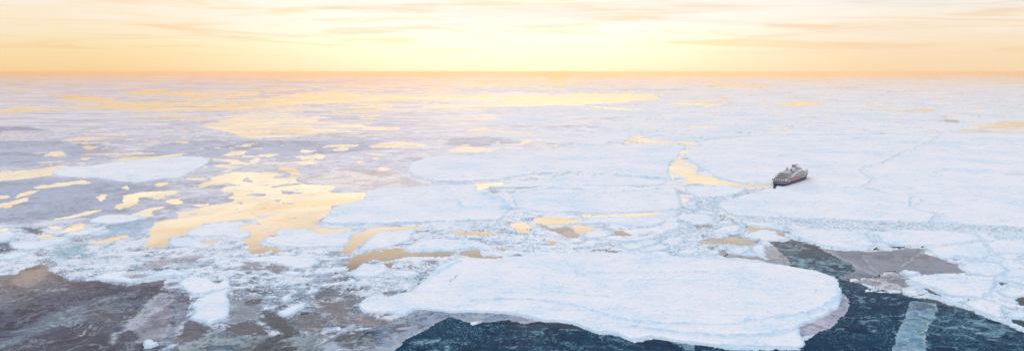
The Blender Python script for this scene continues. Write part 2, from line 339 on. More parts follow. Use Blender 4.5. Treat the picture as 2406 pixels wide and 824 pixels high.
 ('H:1320,300 1440,290 1500,300 2100,320 2100,400 1480,350 1400,320', .9, 'white floe at the right edge above the upper grey lead'),
 ('H:1300,400 1400,350 1500,380 2100,420 2100,470 1500,428 1380,440', .9, 'white floe at the right edge between short dark leads'),
]
# pressure ridges: polyline, half width px, height m, blueness (glacial blue plus near-face shade put into the colour)
RIDGES = [
 ('O:180,440 300,466 500,465 800,448 1100,405 1380,388 1600,402 1800,420 2100,435', 11, 3.0, 1.0),
 ('O:840,520 1000,525 1200,515 1350,515 1600,540 1900,520 2200,490', 9, 2.0, .9),
 ('O:1350,515 1450,490 1530,475 1700,500', 3, 1.5, .4),
 ('O:1560,360 1700,345 2060,320', 3, 1.6, .3),
 ('Z:1715,512 1780,517 1900,522 2000,527 2100,530 2250,536 2330,541 2406,546 2600,552', 26, 2.3, .45),
 ('Z:2330,541 2340,556 2400,560 2600,566', 22, 2.0, .45),
 ('Z:2218,313 2185,336 2150,355 2115,362 2072,385 2024,398 2030,406 2052,418 2054,430 2024,440 2060,449 2128,457 2160,455 2287,459 2406,456', 3.0, 2.6, .06),
 ('Z:2130,457 2168,475 2136,489 2150,498 2214,505 2188,526', 4, 2.5, .2),
 ('Z:1640,333 1720,322 1800,319 2000,318 2220,313', 5, 2.0, .7),
 ('Z:1110,709 1214,703 1317,714 1369,724 1440,748 1503,760 1606,763 1709,766 1760,755 1837,748 1915,733 1956,705', 5, 1.0, .8),
 ('Z:1480,770 1606,785 1700,792 1800,790 1870,775', 12, .9, .7),
 ('Z:1350,655 1400,642 1500,645 1606,640 1760,648', 4, .8, .6),
 ('Z:1600,663 1660,661 1700,660', 5, .6, .5),
 ('Z:1150,690 1300,688 1450,700', 4, .6, .6),
 ('Z:1830,745 1880,745 1940,728 1972,700 1976,680', 10, .9, .7),
 ('Z:1010,650 1040,635 1080,615', 8, 1.0, .9),
 ('P:80,555 260,545 380,560 370,600 300,640 200,665 420,690', 9, 1.6, .4),
 ('P:420,700 600,690 850,690 1050,680 1200,660 1330,640 1500,625', 5, 1.5, .35),
 ('P:1200,575 1320,640 1340,690 1400,755 1480,790', 6, 1.4, .35),
 ('Z:760,525 860,528 1000,524 1170,520 1260,505 1350,500', 9, 1.4, .9),
 ('O:700,560 760,590 850,580 900,640 870,680', 22, 1.2, .8),
 ('O:430,610 480,605 520,670', 5, .8, .8),
 ('M:580,600 700,555 900,500 1200,455 1450,440', 3, 2.0, .8),
 ('H:660,350 780,380 860,430 980,470 1100,510', 8, 1.2, .7),
 ('Z:1990,655 2040,660 2090,665', 5, .8, .5),
 ('G:0,640 100,690 350,700', 5, 1.0, .6),
 ('F:620,590 760,570 900,545 1000,535 1200,530 1400,490 1560,430', 22, 1.0, 1.0),
]
print('lattice', X.shape)

# ------------------------------------------------------------------ fields
MINW = np.maximum(1.0, 0.9*MPP)
water = np.full(X.shape, -1e4)
for s in WATER.split('\n'): water = np.maximum(water, sdf(pl(s)))
for s in ISLES.split('\n'): water = np.minimum(water, -sdf(pl(s)))
# extra random melt holes among the left hand young ice and in the far field
def gb(cx, cy, rx, ry): return np.exp(-((PX-cx)/rx)**2-((PY-cy)/ry)**2)
dens = 1.25*gb(700, 245, 420, 38)+0.95*gb(1150, 200, 420, 22)+.5*gb(600, 380, 330, 40)+.55*gb(1000, 290, 260, 30)+.35*gb(150, 450, 260, 60)+.45*gb(1750, 190, 700, 16)+.25*gb(2000, 300, 500, 25)+.35*gb(1300, 185, 1400, 10)+.35*gb(200, 240, 300, 20)
pn = np.where(PY < 330, pfbm(300, 70, 5, .55, sx=2.4), pfbm(300, 75, 5, .55))
hole = (pn-(1.25-dens*.95))*14*MPP
hole = np.where(PY < 420, hole, -1e4)
water = np.maximum(water, hole)
# streaks of broken ice inside the large far pools
st = pfbm(340, 55, 5, .6, sx=3.0)
water = np.where(PY < 330, np.minimum(water, (.30+.7*gb(1350, 235, 260, 20)+.3*gb(900, 235, 300, 25)-st)*16*MPP), water)
st2 = pfbm(345, 34, 4, .6)
water = np.where((PX < 900) & (PY > 380) & (PY < 600), np.minimum(water, (.95-st2)*14*MPP), water)

CRACKS = [('Z:1330,505 1390,503 1430,506 1480,503 1545,497', 1.6), ('F:1265,585 1360,565 1450,543', 1.5), ('Z:1686,490 1712,512 1738,530 1765,535 1800,536 1832,544 1850,558', 2.2),
          ('Z:1600,470 1612,480 1640,488', 1.6), ('N:0,370 120,366 520,372 800,400', 1.2), ('Z:1055,662 1066,656 1075,650', 1.3), ('Z:2160,640 2230,655 2330,662', 1.2),
          ('Z:1160,322 1250,330 1340,326', 1.0), ('Z:1690,500 1700,520 1760,528', 1.2), ('Z:2340,560 2380,566 2420,562', 1.5), ('Z:1575,400 1580,425 1600,432', 1.5)]
for s, w in CRACKS:
    water = np.maximum(water, (w*(1+.8*pfbm(352, 30, 3, .6))-lined(pl(s)))*MPP)
st3 = pfbm(348, 16, 3, .6)
water = np.where((PX < 1400) & (PY > 320) & (PY < 600), np.minimum(water, (1.05-st3)*5*MPP), water)
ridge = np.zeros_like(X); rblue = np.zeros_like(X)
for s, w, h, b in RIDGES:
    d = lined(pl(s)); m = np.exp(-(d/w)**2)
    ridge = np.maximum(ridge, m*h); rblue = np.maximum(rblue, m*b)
rub = np.abs(pfbm(400, 9, 4, .7)); rub2 = pfbm(410, 5, 3, .8)
fine = pfbm(420, 22, 5, .6)
big = pfbm(430, 160, 4, .5)
snowr = pfbm(440, 30, 5, .65, sx=2.2)
def ramp(t, cols):
    t = np.clip(t, 0, 1)*(len(cols)-1); i = np.clip(t.astype(int), 0, len(cols)-2); f = (t-i)[..., None]
    c = np.array(cols); return c[i]*(1-f)+c[i+1]*f
def mixc(a, b, f):
    f = np.clip(f, 0, 1)[..., None]; return a*(1-f)+np.array(b)*f

# ------------------------------------------------------------------ mesh from the lattice
def lattice_mesh(name, Z, keep, mat, color=None, attrs=None, bounds=None):
    """keep: per-vertex bool; a face is kept if any corner is kept"""
    j0, j1, i0, i1 = bounds or (0, NY, 0, NX)
    k = keep[j0:j1, i0:i1]
    fk = k[:-1, :-1] | k[1:, :-1] | k[:-1, 1:] | k[1:, 1:]
    if not fk.any(): return None
    fj, fi = np.where(fk)
    W = i1-i0
    a = fj*W+fi; quads = np.stack([a+W, a+W+1, a+1, a], axis=1)      # ys grow toward the camera
    used, inv = np.unique(quads, return_inverse=True); quads = inv.reshape(-1, 4)
    xx = X[j0:j1, i0:i1].ravel()[used]; yy = Y[j0:j1, i0:i1].ravel()[used]; zz = Z[j0:j1, i0:i1].ravel()[used]
    ox, oy = float(xx.mean()), float(yy.mean())
    co = np.stack([xx-ox, yy-oy, zz], axis=1).astype(np.float32)
    me = bpy.data.meshes.new(name); n = len(quads)
    me.vertices.add(len(co)); me.vertices.foreach_set('co', co.ravel())
    me.loops.add(n*4); me.loops.foreach_set('vertex_index', quads.ravel().astype(np.int32))
    me.polygons.add(n); me.polygons.foreach_set('loop_start', np.arange(0, n*4, 4, dtype=np.int32))
    me.polygons.foreach_set('loop_total', np.full(n, 4, np.int32))
    me.polygons.foreach_set('use_smooth', np.ones(n, bool))
    if color is not None:
        at = me.color_attributes.new('tint', 'FLOAT_COLOR', 'POINT')
        c = np.ones((len(co), 4), np.float32); c[:, :3] = color[j0:j1, i0:i1].reshape(-1, 3)[used]
        at.data.foreach_set('color', c.ravel())
    for nm, arr in (attrs or {}).items():
        at = me.attributes.new(nm, 'FLOAT', 'POINT'); at.data.foreach_set('value', arr[j0:j1, i0:i1].ravel()[used].astype(np.float32))
    me.update(calc_edges=True)
    me.materials.append(mat)
    o = bpy.data.objects.new(name, me); o.location = (ox, oy, 0); COL.objects.link(o)
    return o
def bnd(m):
    r = np.where(m.any(axis=1))[0]; c = np.where(m.any(axis=0))[0]
    return max(r[0]-1, 0), min(r[-1]+2, NY), max(c[0]-1, 0), min(c[-1]+2, NX)
def tag(o, label=None, cat=None, group=None, kind=None):
    if label: o['label'] = label
    if cat: o['category'] = cat
    if group: o['group'] = group
    if kind: o['kind'] = kind
    return o

# ------------------------------------------------------------------ materials
def nt(name):
    m = bpy.data.materials.new(name); m.use_nodes = True; t = m.node_tree; t.nodes.clear()
    out = t.nodes.new('ShaderNodeOutputMaterial'); return m, t, out
def N(t, typ, **kw):
    n = t.nodes.new(typ)
    for k, v in kw.items():
        if k in n.inputs: n.inputs[k].default_value = v
        else: setattr(n, k, v)
    return n
def mat_ice(name, rough=.55, spec=.35, bump=.6, scales=((.35, .5), (.06, 2.0)), vary=.06):
    m, t, out = nt(name); L = t.links.new
    b = N(t, 'ShaderNodeBsdfPrincipled'); b.inputs['Roughness'].default_value = rough
    b.inputs['Specular IOR Level'].default_value = spec
    at = N(t, 'ShaderNodeAttribute', attribute_name='tint'); gl = N(t, 'ShaderNodeAttribute', attribute_name='gloss')
    geo = N(t, 'ShaderNodeNewGeometry')
    mp = N(t, 'ShaderNodeMapping'); mp.inputs['Scale'].default_value = (.5, 1, 1); L(geo.outputs['Position'], mp.inputs['Vector'])
    nz = N(t, 'ShaderNodeTexNoise', Scale=.9, Detail=5.0, Roughness=.65); L(mp.outputs[0], nz.inputs['Vector'])
    mr = N(t, 'ShaderNodeMapRange'); mr.inputs['From Min'].default_value = .3; mr.inputs['From Max'].default_value = .7
    mr.inputs['To Min'].default_value = 1-vary*2; mr.inputs['To Max'].default_value = 1+vary; L(nz.outputs['Fac'], mr.inputs['Value'])
    mul = N(t, 'ShaderNodeVectorMath', operation='SCALE'); L(at.outputs['Color'], mul.inputs[0]); L(mr.outputs[0], mul.inputs['Scale'])
    L(mul.outputs[0], b.inputs['Base Color'])
    rr = N(t, 'ShaderNodeMapRange'); rr.inputs['To Min'].default_value = rough; rr.inputs['To Max'].default_value = .70
    L(gl.outputs['Fac'], rr.inputs['Value']); L(rr.outputs[0], b.inputs['Roughness'])
    prev = None
    for sc, dist in scales:
        nn = N(t, 'ShaderNodeTexNoise', Scale=sc, Detail=6.0, Roughness=.62); L(mp.outputs[0], nn.inputs['Vector'])
        bp = N(t, 'ShaderNodeBump', Strength=bump, Distance=dist); L(nn.outputs['Fac'], bp.inputs['Height'])
        if prev: L(prev.outputs[0], bp.inputs['Normal'])
        prev = bp
    L(prev.outputs[0], b.inputs['Normal'])
    L(b.outputs[0], out.inputs['Surface']); return m
M_SNOW = mat_ice('snow_ice', .8, .0, .42, ((.5, .30), (.07, 1.0)))
M_PACK = mat_ice('pack_ice', .85, .5, .4, ((.8, .4), (.12, 1.6)), .10)
M_THIN = mat_ice('thin_ice', .30, .5, .25, ((.5, .10), (.05, .3)), .05)
def mat_water(name='sea_water', tint=False, rough=.02, k=1.0):
    m, t, out = nt(name); L = t.links.new
    geo = N(t, 'ShaderNodeNewGeometry')
    n1 = N(t, 'ShaderNodeTexNoise', Scale=.02, Detail=5.0); L(geo.outputs['Position'], n1.inputs['Vector'])
    cr = N(t, 'ShaderNodeValToRGB'); cr.color_ramp.elements[0].position = .35; cr.color_ramp.elements[0].color = (.004, .020, .036, 1)
    cr.color_ramp.elements[1].position = .7; cr.color_ramp.elements[1].color = (.010, .045, .075, 1); L(n1.outputs['Fac'], cr.inputs['Fac'])
    d = N(t, 'ShaderNodeBsdfDiffuse')
    if tint:
        at = N(t, 'ShaderNodeAttribute', attribute_name='tint'); L(at.outputs['Color'], d.inputs['Color'])
    else: L(cr.outputs[0], d.inputs['Color'])
    g = N(t, 'ShaderNodeBsdfGlossy'); g.inputs['Roughness'].default_value = rough; g.inputs['Color'].default_value = (1, 1, 1, 1)
    n2 = N(t, 'ShaderNodeTexNoise', Scale=.25, Detail=3.0); L(geo.outputs['Position'], n2.inputs['Vector'])
    bp = N(t, 'ShaderNodeBump', Strength=.05, Distance=.3); L(n2.outputs['Fac'], bp.inputs['Height'])

    dt = N(t, 'ShaderNodeVectorMath', operation='DOT_PRODUCT'); L(geo.outputs['Incoming'], dt.inputs[0]); L(geo.outputs['Normal'], dt.inputs[1])
    c = N(t, 'ShaderNodeValToRGB'); e = c.color_ramp.elements
    e[0].position = 0; e[0].color = (.97*k,)*3+(1,); e[1].position = .17; e[1].color = (.84*k,)*3+(1,)
    for p, v in ((.215, .66), (.25, .34), (.30, .14), (.40, .07), (.7, .03)):
        q = e.new(p); q.color = (v*k,)*3+(1,)
    L(dt.outputs['Value'], c.inputs['Fac'])
    mpw = N(t, 'ShaderNodeMapping'); mpw.inputs['Scale'].default_value = (.012, .006, 1); L(geo.outputs['Position'], mpw.inputs['Vector'])
    nw = N(t, 'ShaderNodeTexNoise', Scale=1.0, Detail=7.0, Roughness=.6, Distortion=.8); L(mpw.outputs[0], nw.inputs['Vector'])
    mrw = N(t, 'ShaderNodeMapRange'); mrw.inputs['From Min'].default_value = .42; mrw.inputs['From Max'].default_value = .68; mrw.inputs['To Min'].default_value = 1; mrw.inputs['To Max'].default_value = .86
    L(nw.outputs['Fac'], mrw.inputs['Value']); fm = N(t, 'ShaderNodeMath', operation='MULTIPLY'); L(c.outputs[0], fm.inputs[0]); L(mrw.outputs[0], fm.inputs[1])
    mx = N(t, 'ShaderNodeMixShader'); L(fm.outputs[0], mx.inputs[0]); L(d.outputs[0], mx.inputs[1]); L(g.outputs[0], mx.inputs[2])
    L(mx.outputs[0], out.inputs['Surface']); return m
M_WATER = mat_water()
M_FRAZ = mat_water('frazil_skim', True, .04, .30)
M_THIN = mat_water('thin_ice', True, .025, .34)

# ------------------------------------------------------------------ water: one sheet to the horizon
def sheet(name, pts, z, mat):
    me = bpy.data.meshes.new(name); me.from_pydata([(x, y, z) for x, y in pts], [], [tuple(range(len(pts)))]); me.materials.append(mat)
    o = bpy.data.objects.new(name, me); COL.objects.link(o); return o
FARY = float(Y.max())
tag(sheet('water', [(-FARY, -4000), (FARY, -4000), (FARY, FARY), (-FARY, FARY)], 0.0, M_WATER), kind='structure')

# ------------------------------------------------------------------ floes
occ = np.full(X.shape, -1e4)
WX2, WY2 = warped(180, .8)
snow = np.array([.885, .885, .905])
def snow_colour(h):
    c = np.broadcast_to(snow, X.shape+(3,)).copy()
    c = mixc(c, (.83, .855, .90), .5+.6*big)
    c = mixc(c, (.72, .81, .91), sstep(.1, 1.0, snowr)*.5)  # pale blue ripples: soft snow shadows painted into the albedo
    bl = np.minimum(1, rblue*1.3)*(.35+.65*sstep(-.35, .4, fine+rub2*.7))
    c = mixc(c, (.42, .69, .88), bl*.9)  # ridge blue: ice tint together with painted shade of the near face
    c = mixc(c, (.40, .67, .87), np.clip(ridgelet, 0, 1)*(.2+.7*sstep(-.3, .5, fine+.4*rub2))*.8)
    c = mixc(c, (.45, .70, .87), sstep(.75, 1.15, rub2+.6*big+.3*fine)*.5)
    c = mixc(c, (.58, .79, .91), sstep(.45, .8, pfbm(445, 16, 4, .7, sx=3.0)+.6*big)*.4)
    return c
rl = pfbm(450, 150, 3, .55, sx=1.2); rlm = sstep(-.35, .35, pfbm(455, 120, 3, .6)); rl2 = pfbm(460, 60, 3, .55)
ridgelet = np.exp(-(rl/.045)**2)*rlm+.8*np.exp(-(rl2/.06)**2)*sstep(.1, .7, pfbm(465, 200, 2, .5))
relief = .7*np.clip(ridgelet, 0, 1)+.45*snowr*sstep(2, 6, 30/MPP)+.25*big+.12*fine
rheight = ridge*(.5+.7*np.abs(pfbm(404, 18, 3, .55)))
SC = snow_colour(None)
def floe_surface(sd, top):
    ew = np.maximum(1.2, 1.1*MPP)
    prof = sstep(-.2, 1.0, sd/ew)
    rim = np.exp(-(sd/(4*MPP+2))**2)*(.3+.5*rub)
    z = -.5+prof*(.5+top*(1.2+.25*np.clip(fine, -1, 1))+relief*.6+rim*.6*(sd > 0)+rheight)
    return z
floes = []
for s, top, lab in FLOES:
    P = pl(s); sd = sdf(P, WX2, WY2, margin=30)
    big_one = lab.startswith(('huge', 'wide', 'large white floe at the right'))
    sd = np.minimum(sd, -occ-(.25 if lab.startswith('large white floe at the right') else .6)*MINW)
    if not lab.startswith(('tiny', 'small bright')): sd = np.minimum(sd, -water*np.where(water > 0, 1, .0)-0+np.where(water > 0, 0, 1e4))
    occ = np.maximum(occ, sd)
    floes.append((sd, top, lab))
FLOE_MASK = occ.copy()
used_labels = set()
def biggest(keep, core):
    j0, j1, i0, i1 = bnd(keep); k = keep[j0:j1, i0:i1]
    lb = np.where(k, np.arange(1, k.size+1).reshape(k.shape), 0)
    for it in range(4000):
        n = lb.copy()
        n[1:] = np.maximum(n[1:], lb[:-1]); n[:-1] = np.maximum(n[:-1], lb[1:])
        n[:, 1:] = np.maximum(n[:, 1:], n[:, :-1]); n[:, :-1] = np.maximum(n[:, :-1], n[:, 1:])
        if it % 3 == 0:      # fast sweeps along rows
            for _ in range(6):
                n[:, 1:] = np.where(k[:, 1:], np.maximum(n[:, 1:], np.where(k[:, :-1], n[:, :-1], 0)), 0)
        n = np.where(k, n, 0)
        if (n == lb).all(): break
        lb = n
    c = core[j0:j1, i0:i1] & k
    if not c.any(): return keep
    v, cnts = np.unique(lb[c], return_counts=True)
    if len(np.unique(lb[k])) == 1: return keep
    out = np.zeros_like(keep); out[j0:j1, i0:i1] = lb == v[cnts.argmax()]
    return out
def emit_floe(sd, top, lab, group=None, cat='ice floe'):
    keep = sd > -.8*MINW
    if not (sd > 0).any(): return
    if (sd > 0).sum() < 30000: keep = biggest(keep, sd > 0); sd = np.where(keep, sd, -1e3)
    z = floe_surface(sd, top)
    c = SC.copy() if False else None
    b = bnd(keep)
    j0, j1, i0, i1 = b
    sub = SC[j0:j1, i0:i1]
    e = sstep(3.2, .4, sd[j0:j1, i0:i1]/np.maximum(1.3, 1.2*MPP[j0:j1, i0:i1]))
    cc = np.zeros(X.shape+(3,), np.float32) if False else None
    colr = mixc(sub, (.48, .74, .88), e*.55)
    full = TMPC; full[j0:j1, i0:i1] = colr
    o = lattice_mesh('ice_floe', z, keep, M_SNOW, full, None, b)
    if o: tag(o, lab, cat, group)
TMPC = np.zeros(X.shape+(3,), np.float32)
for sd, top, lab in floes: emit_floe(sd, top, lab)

# random floes of the far and right hand pack, as cells in a distance-scaled plane
u = X/Y; v = np.log(Y)
uw = u+.016*pfbm(500, 60, 5, .6); vw = v+.05*pfbm(520, 60, 5, .6)
seeds = []; r = 0; vv = math.log(400)
while vv < math.log(90000):
    du = .12; n = int(2*.95/du)
    for i in range(n):
        seeds.append((-.95+du*(i+.5*(r % 2))+random.uniform(-.4, .4)*du, vv+random.uniform(-.45, .45)*.13))
    vv += .13*(1+.0*r); r += 1
seeds = np.array(seeds); keepseed = rng.random(len(seeds)) > .12; seeds = seeds[keepseed]
d1 = np.full(X.shape, 1e9); d2 = np.full(X.shape, 1e9); lab1 = np.zeros(X.shape, int)
for k, (a, b) in enumerate(seeds):
    rr = np.where(np.abs(vw-b).min(axis=1) < .45)[0]
    if len(rr) == 0: continue
    j0, j1 = rr[0], rr[-1]+1
    cc = np.where(np.abs(u[0]-a) < .45)[0]
    if len(cc) == 0: continue
    i0, i1 = cc[0], cc[-1]+1
    q = np.hypot(uw[j0:j1, i0:i1]-a, (vw[j0:j1, i0:i1]-b)*.8)
    A = d1[j0:j1, i0:i1]; B = d2[j0:j1, i0:i1]; Lb = lab1[j0:j1, i0:i1]
    nearer = q < A
    B[...] = np.where(nearer, A, np.minimum(B, q)); Lb[...] = np.where(nearer, k, Lb); A[...] = np.where(nearer, q, A)
cell = (d2-d1)*.5*Y
# region where the white floe pack exists: everything to the right and the middle distance at centre
sc_x, sc_y = proj(seeds[:, 0]*np.exp(seeds[:, 1]), np.exp(seeds[:, 1]))
gate = sc_x > 1080+500*np.random.default_rng(5).random(len(seeds))
region = np.where((PY < 345) & gate[lab1], 60., -1e4)
region = np.maximum(region, np.where((PX > 1600) & (PY > 545), 60., -1e4))
region = np.maximum(region, np.where((PX > 1360+160*big+60*fine) & (PY > 300) & (PY < 345), 60., -1e4))
sdc = np.minimum(cell-.4*MPP*(1+1.3*fine), region*MPP*.8)
sdc = np.minimum(sdc, -occ-.5*MINW); sdc = np.minimum(sdc, -water)
thin_sd = []
for s, tint, wisp, lab in THIN:
    q = sdf(pl(s)); thin_sd.append(q); sdc = np.minimum(sdc, -q)
cnt = 0; areas = []
for k in range(len(seeds)):
    m = (lab1 == k)
    if not m.any(): continue
    sk = np.where(m, sdc, -1e3)
    if (sk > .3*MINW).sum() < 25: continue
    rowsm = m.any(axis=1)
    areas.append(((sk > 0).sum(), k))
areas.sort(reverse=True); print('cells', len(areas))
for _, k in areas[:225]:
    m = (lab1 == k); sk = np.where(m, sdc, -1e3)
    py = float(PY[sk > 0].mean()); right = float(PX[sk > 0].mean())
    if py > 345: lab, grp = 'low irregular white floe filling a gap between the larger floes at lower right', 'wedged floes of the lower right'
    else: lab, grp = 'flat snow covered floe of the far pack between ship and horizon, edged by thin cracks', 'floes of the distant pack'
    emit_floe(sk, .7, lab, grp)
allfloe = np.maximum(occ, sdc)

# flow-like lace: strongly warped noise
qx = pfbm(600, 120, 4, .55); qy = pfbm(610, 120, 4, .55)
XF = X+qx*60*MPP; YF = Y+qy*60*MPP
qs = pfbm(612, 22, 3, .6); XG = XF+qs*9*MPP; YG = YF+pfbm(614, 22, 3, .6)*9*MPP
la = pfbm(620, 62, 2, .5, X_=XG, Y_=YG); lb_ = pfbm(624, 30, 2, .5, X_=XG, Y_=YG)
lmask = sstep(-.5, .5, pfbm(628, 90, 3, .5))
lace = np.exp(-(la/.06)**2)*lmask+.7*np.exp(-(lb_/.09)**2)*(1-lmask)*sstep(-.3, .5, big)+.35*np.exp(-(lb_/.07)**2)*lmask
plate = pfbm(650, 130, 3, .5, X_=XG, Y_=YG, sx=1.4); plate2 = pfbm(655, 60, 3, .5, X_=XG, Y_=YG, sx=1.3)
lace2 = pfbm(630, 26, 5, .68, X_=XF, Y_=YF, sx=1.6)
stk = pfbm(760, 34, 6, .72, X_=XG, Y_=YG, sx=2.6)
lace3 = pfbm(633, 48, 4, .5, X_=XG, Y_=YG, sx=1.3)
qs2 = pfbm(636, 70, 3, .5)*16*MPP
XR = (XF*.8+YF*.6)+qs2; YR = (YF*.8-XF*.6)+qs2
strk = pfbm(637, 30, 5, .58, X_=XR, Y_=YR, sx=4.5)
lw = sstep(1250, 950, PX)*sstep(560, 620, PY)
lace2w = lace2
lace2 = lace2*(1-lw)+strk*lw; stk = stk*(1-.6*lw)+strk*.6*lw
# patches of other ice age and snow cover: outline, albedo, softness (px), raggedness, white frost
PATCH = [('C:0,760 120,650 300,560 420,500 700,420 790,420 760,560 600,600 300,690 50,800 -300,900 -300,800', (.17, .235, .30), 7, .5, .5),
 ('C:80,220 200,140 340,120 420,85 425,130 370,230 250,270 120,262', (.36, .27, .245), 5, .2, .1),
 ('C:800,440 1050,490 1200,480 1080,595 900,610 800,590 760,510', (.125, .13, .16), 6, .6, .3),
 ('C:1480,390 1510,520 1400,750 1250,740 1180,690 1170,640 1300,500', (.34, .31, .365), 4, .3, .35),
 ('C:1400,320 1520,330 1490,390 1300,510 1150,640 1080,600 1150,520 1280,420', (.38, .41, .48), 4, .5, .9),
 ('C:1510,400 1640,430 1600,560 1510,700 1430,760 1400,740 1500,560', (.27, .32, .40), 4, .5, .7),
 ('C:-300,900 200,760 600,620 900,600 960,700 1100,650 1200,700 1150,1000 -300,1000', (.11, .105, .14), 6, .5, .35),
 ('D:140,560 210,560 350,630 250,720 80,770 50,740 100,640', (.15, .13, .155), 2, .3, .15),
 ('D:500,350 560,310 700,360 800,440 790,560 700,560 500,590 520,450', (.27, .31, .36), 3, .5, .6),
 ('D:480,620 680,560 760,590 900,670 800,690 600,695 480,650', (.13, .125, .15), 2, .3, .1),
 ('D:640,380 800,360 820,380 700,440 640,430', (.07, .08, .11), 2, .4, .2),
 ('D:800,460 920,490 1050,570 1110,630 1150,700 1000,720 880,640 790,560', (.055, .08, .11), 3, .4, .25),
 ('D:690,800 850,700 950,670 1100,720 1250,780 1150,1000 600,1000', (.018, .048, .075), 4, .5, .3),
 ('D:1220,340 1320,280 1480,290 1500,350 1350,400 1230,390', (.11, .15, .19), 3, .7, .5),
 ('D:1250,400 1400,390 1600,370 1560,450 1540,560 1400,600 1380,520 1280,470', (.20, .17, .18), 4, .8, .7),
 ('D:1566,520 1766,505 1900,600 1766,625 1560,590', (.26, .22, .23), 4, .7, .5),
 ('D:1130,520 1300,510 1380,600 1250,700 1100,640', (.14, .14, .165), 4, .6, .5),
 ('D:1400,700 1640,640 1800,640 1760,760 1500,800', (.05, .09, .13), 4, .7, .5),
 ('D:1000,740 1180,680 1400,690 1300,790 1100,860', (.24, .33, .38), 5, .8, .8),
 ('D:800,105 900,75 1045,125 960,150 900,158', (.38, .30, .285), 2, .3, .1),
 ('D:620,60 800,65 860,90 760,130 620,120', (.42, .38, .40), 4, .5, .3),
 ('C:1070,190 1150,165 1300,170 1250,200 1120,210', (.50, .42, .42), 3, .3, .1),
 ('C:1150,110 1300,60 1500,20 1766,-5 1766,30 1500,80 1250,120', (.52, .45, .45), 4, .6, .4),
 ('A:160,540 230,525 340,560 365,590 250,570', (.14, .17, .23), 2, .6, .4),
 ('A:-60,660 60,650 130,720 0,745 -60,740', (.15, .21, .28), 3, .6, .5),
 ('A:850,540 1000,490 1250,460 1180,500 1050,560 900,575', (.36, .60, .70), 4, .6, .4),
 ('A:430,720 700,650 700,720 500,790', (.38, .64, .74), 5, .7, .4),
 ('A:700,600 1000,560 1230,470 1260,480 1100,600 900,640', (.50, .64, .78), 5, .7, .4),
 ('E:600,560 760,520 740,560 640,640 560,710 400,740 300,700 430,690 580,660', (.17, .24, .30), 3, .8, .8),
 ('E:0,700 60,720 200,750 230,760 100,830 0,800', (.15, .17, .21), 3, .7, .5),
 ('Z:380,335 480,330 900,330 940,350 700,365 420,372 300,368', (.58, .58, .70), 8, .4, .1),
 ('Z:-500,335 200,330 280,350 120,390 -500,395', (.52, .55, .68), 8, .4, .2),
 ('Z:-500,425 200,420 400,440 300,500 60,520 -500,520', (.48, .52, .64), 12, .5, .25),
 ('Z:1060,325 1180,320 1230,335 1120,345 1040,340', (.57, .55, .65), 5, .3, .1),
 ('Z:-500,300 60,298 110,306 -500,318', (.44, .42, .54), 4, .3, .0)]
PATCHES = []
for s, colr, soft, rag, frost in PATCH:
    d = sdf(pl(s))/MPP
    cm = sum(colr)/3; colr = tuple((.66*v+.34*cm*w)*.84 for v, w in zip(colr, (.80, 1.0, 1.28)))
    PATCHES.append((sstep(-soft*2.4, soft*2.4, d+(4+rag*16)*(.6*lace2+.6*stk)), colr, frost))
def patch(c, sl=np.s_[:, :]):
    for m, colr, frost in PATCHES:
        w = m[sl]
        if w.max() <= 0: continue
        T = np.array(colr); q = np.broadcast_to(T, c.shape).copy()
        q = mixc(q, T*.62, sstep(.0, .25, plate2[sl]+.15*lace2[sl])*.6)
        q = mixc(q, T*1.25, sstep(.1, .3, -plate[sl]+.1*lace2[sl])*.5)
        q = mixc(q, T*.5+np.array([.34, .38, .42]), np.clip(lace[sl]*.9+sstep(.15, 1.0, .6*lace2[sl]+.7*stk[sl]), 0, 1)*(.12+frost))
        c = c*(1-w[..., None])+q*w[..., None]
    return c
# thin white rafting seams
SEAMS = [('C:1400,320 1280,420 1100,640 985,675 970,755', 3.5), ('C:1480,392 1300,505 1165,640', 2.5), ('C:1470,600 1440,660 1390,750', 2.5), ('C:1220,740 1180,740', 3),
 ('C:780,605 700,690', 1.5), ('H:0,70 160,145 240,195 420,270', 2.2), ('H:780,80 700,140 600,200', 2.2), ('H:320,120 370,200 430,250', 1.3), ('D:760,600 900,665 1000,690', 1.3),
 ('D:640,560 780,590 930,600', 1.2), ('C:900,225 1100,258 1300,225 1440,205', 2.0)]
seam = np.zeros(X.shape)
for s, w in SEAMS: seam = np.maximum(seam, np.exp(-(lined(pl(s))/(w*2))**2)*sstep(-.9, .2, nfin0 := pfbm(720, 12, 4, .75)))
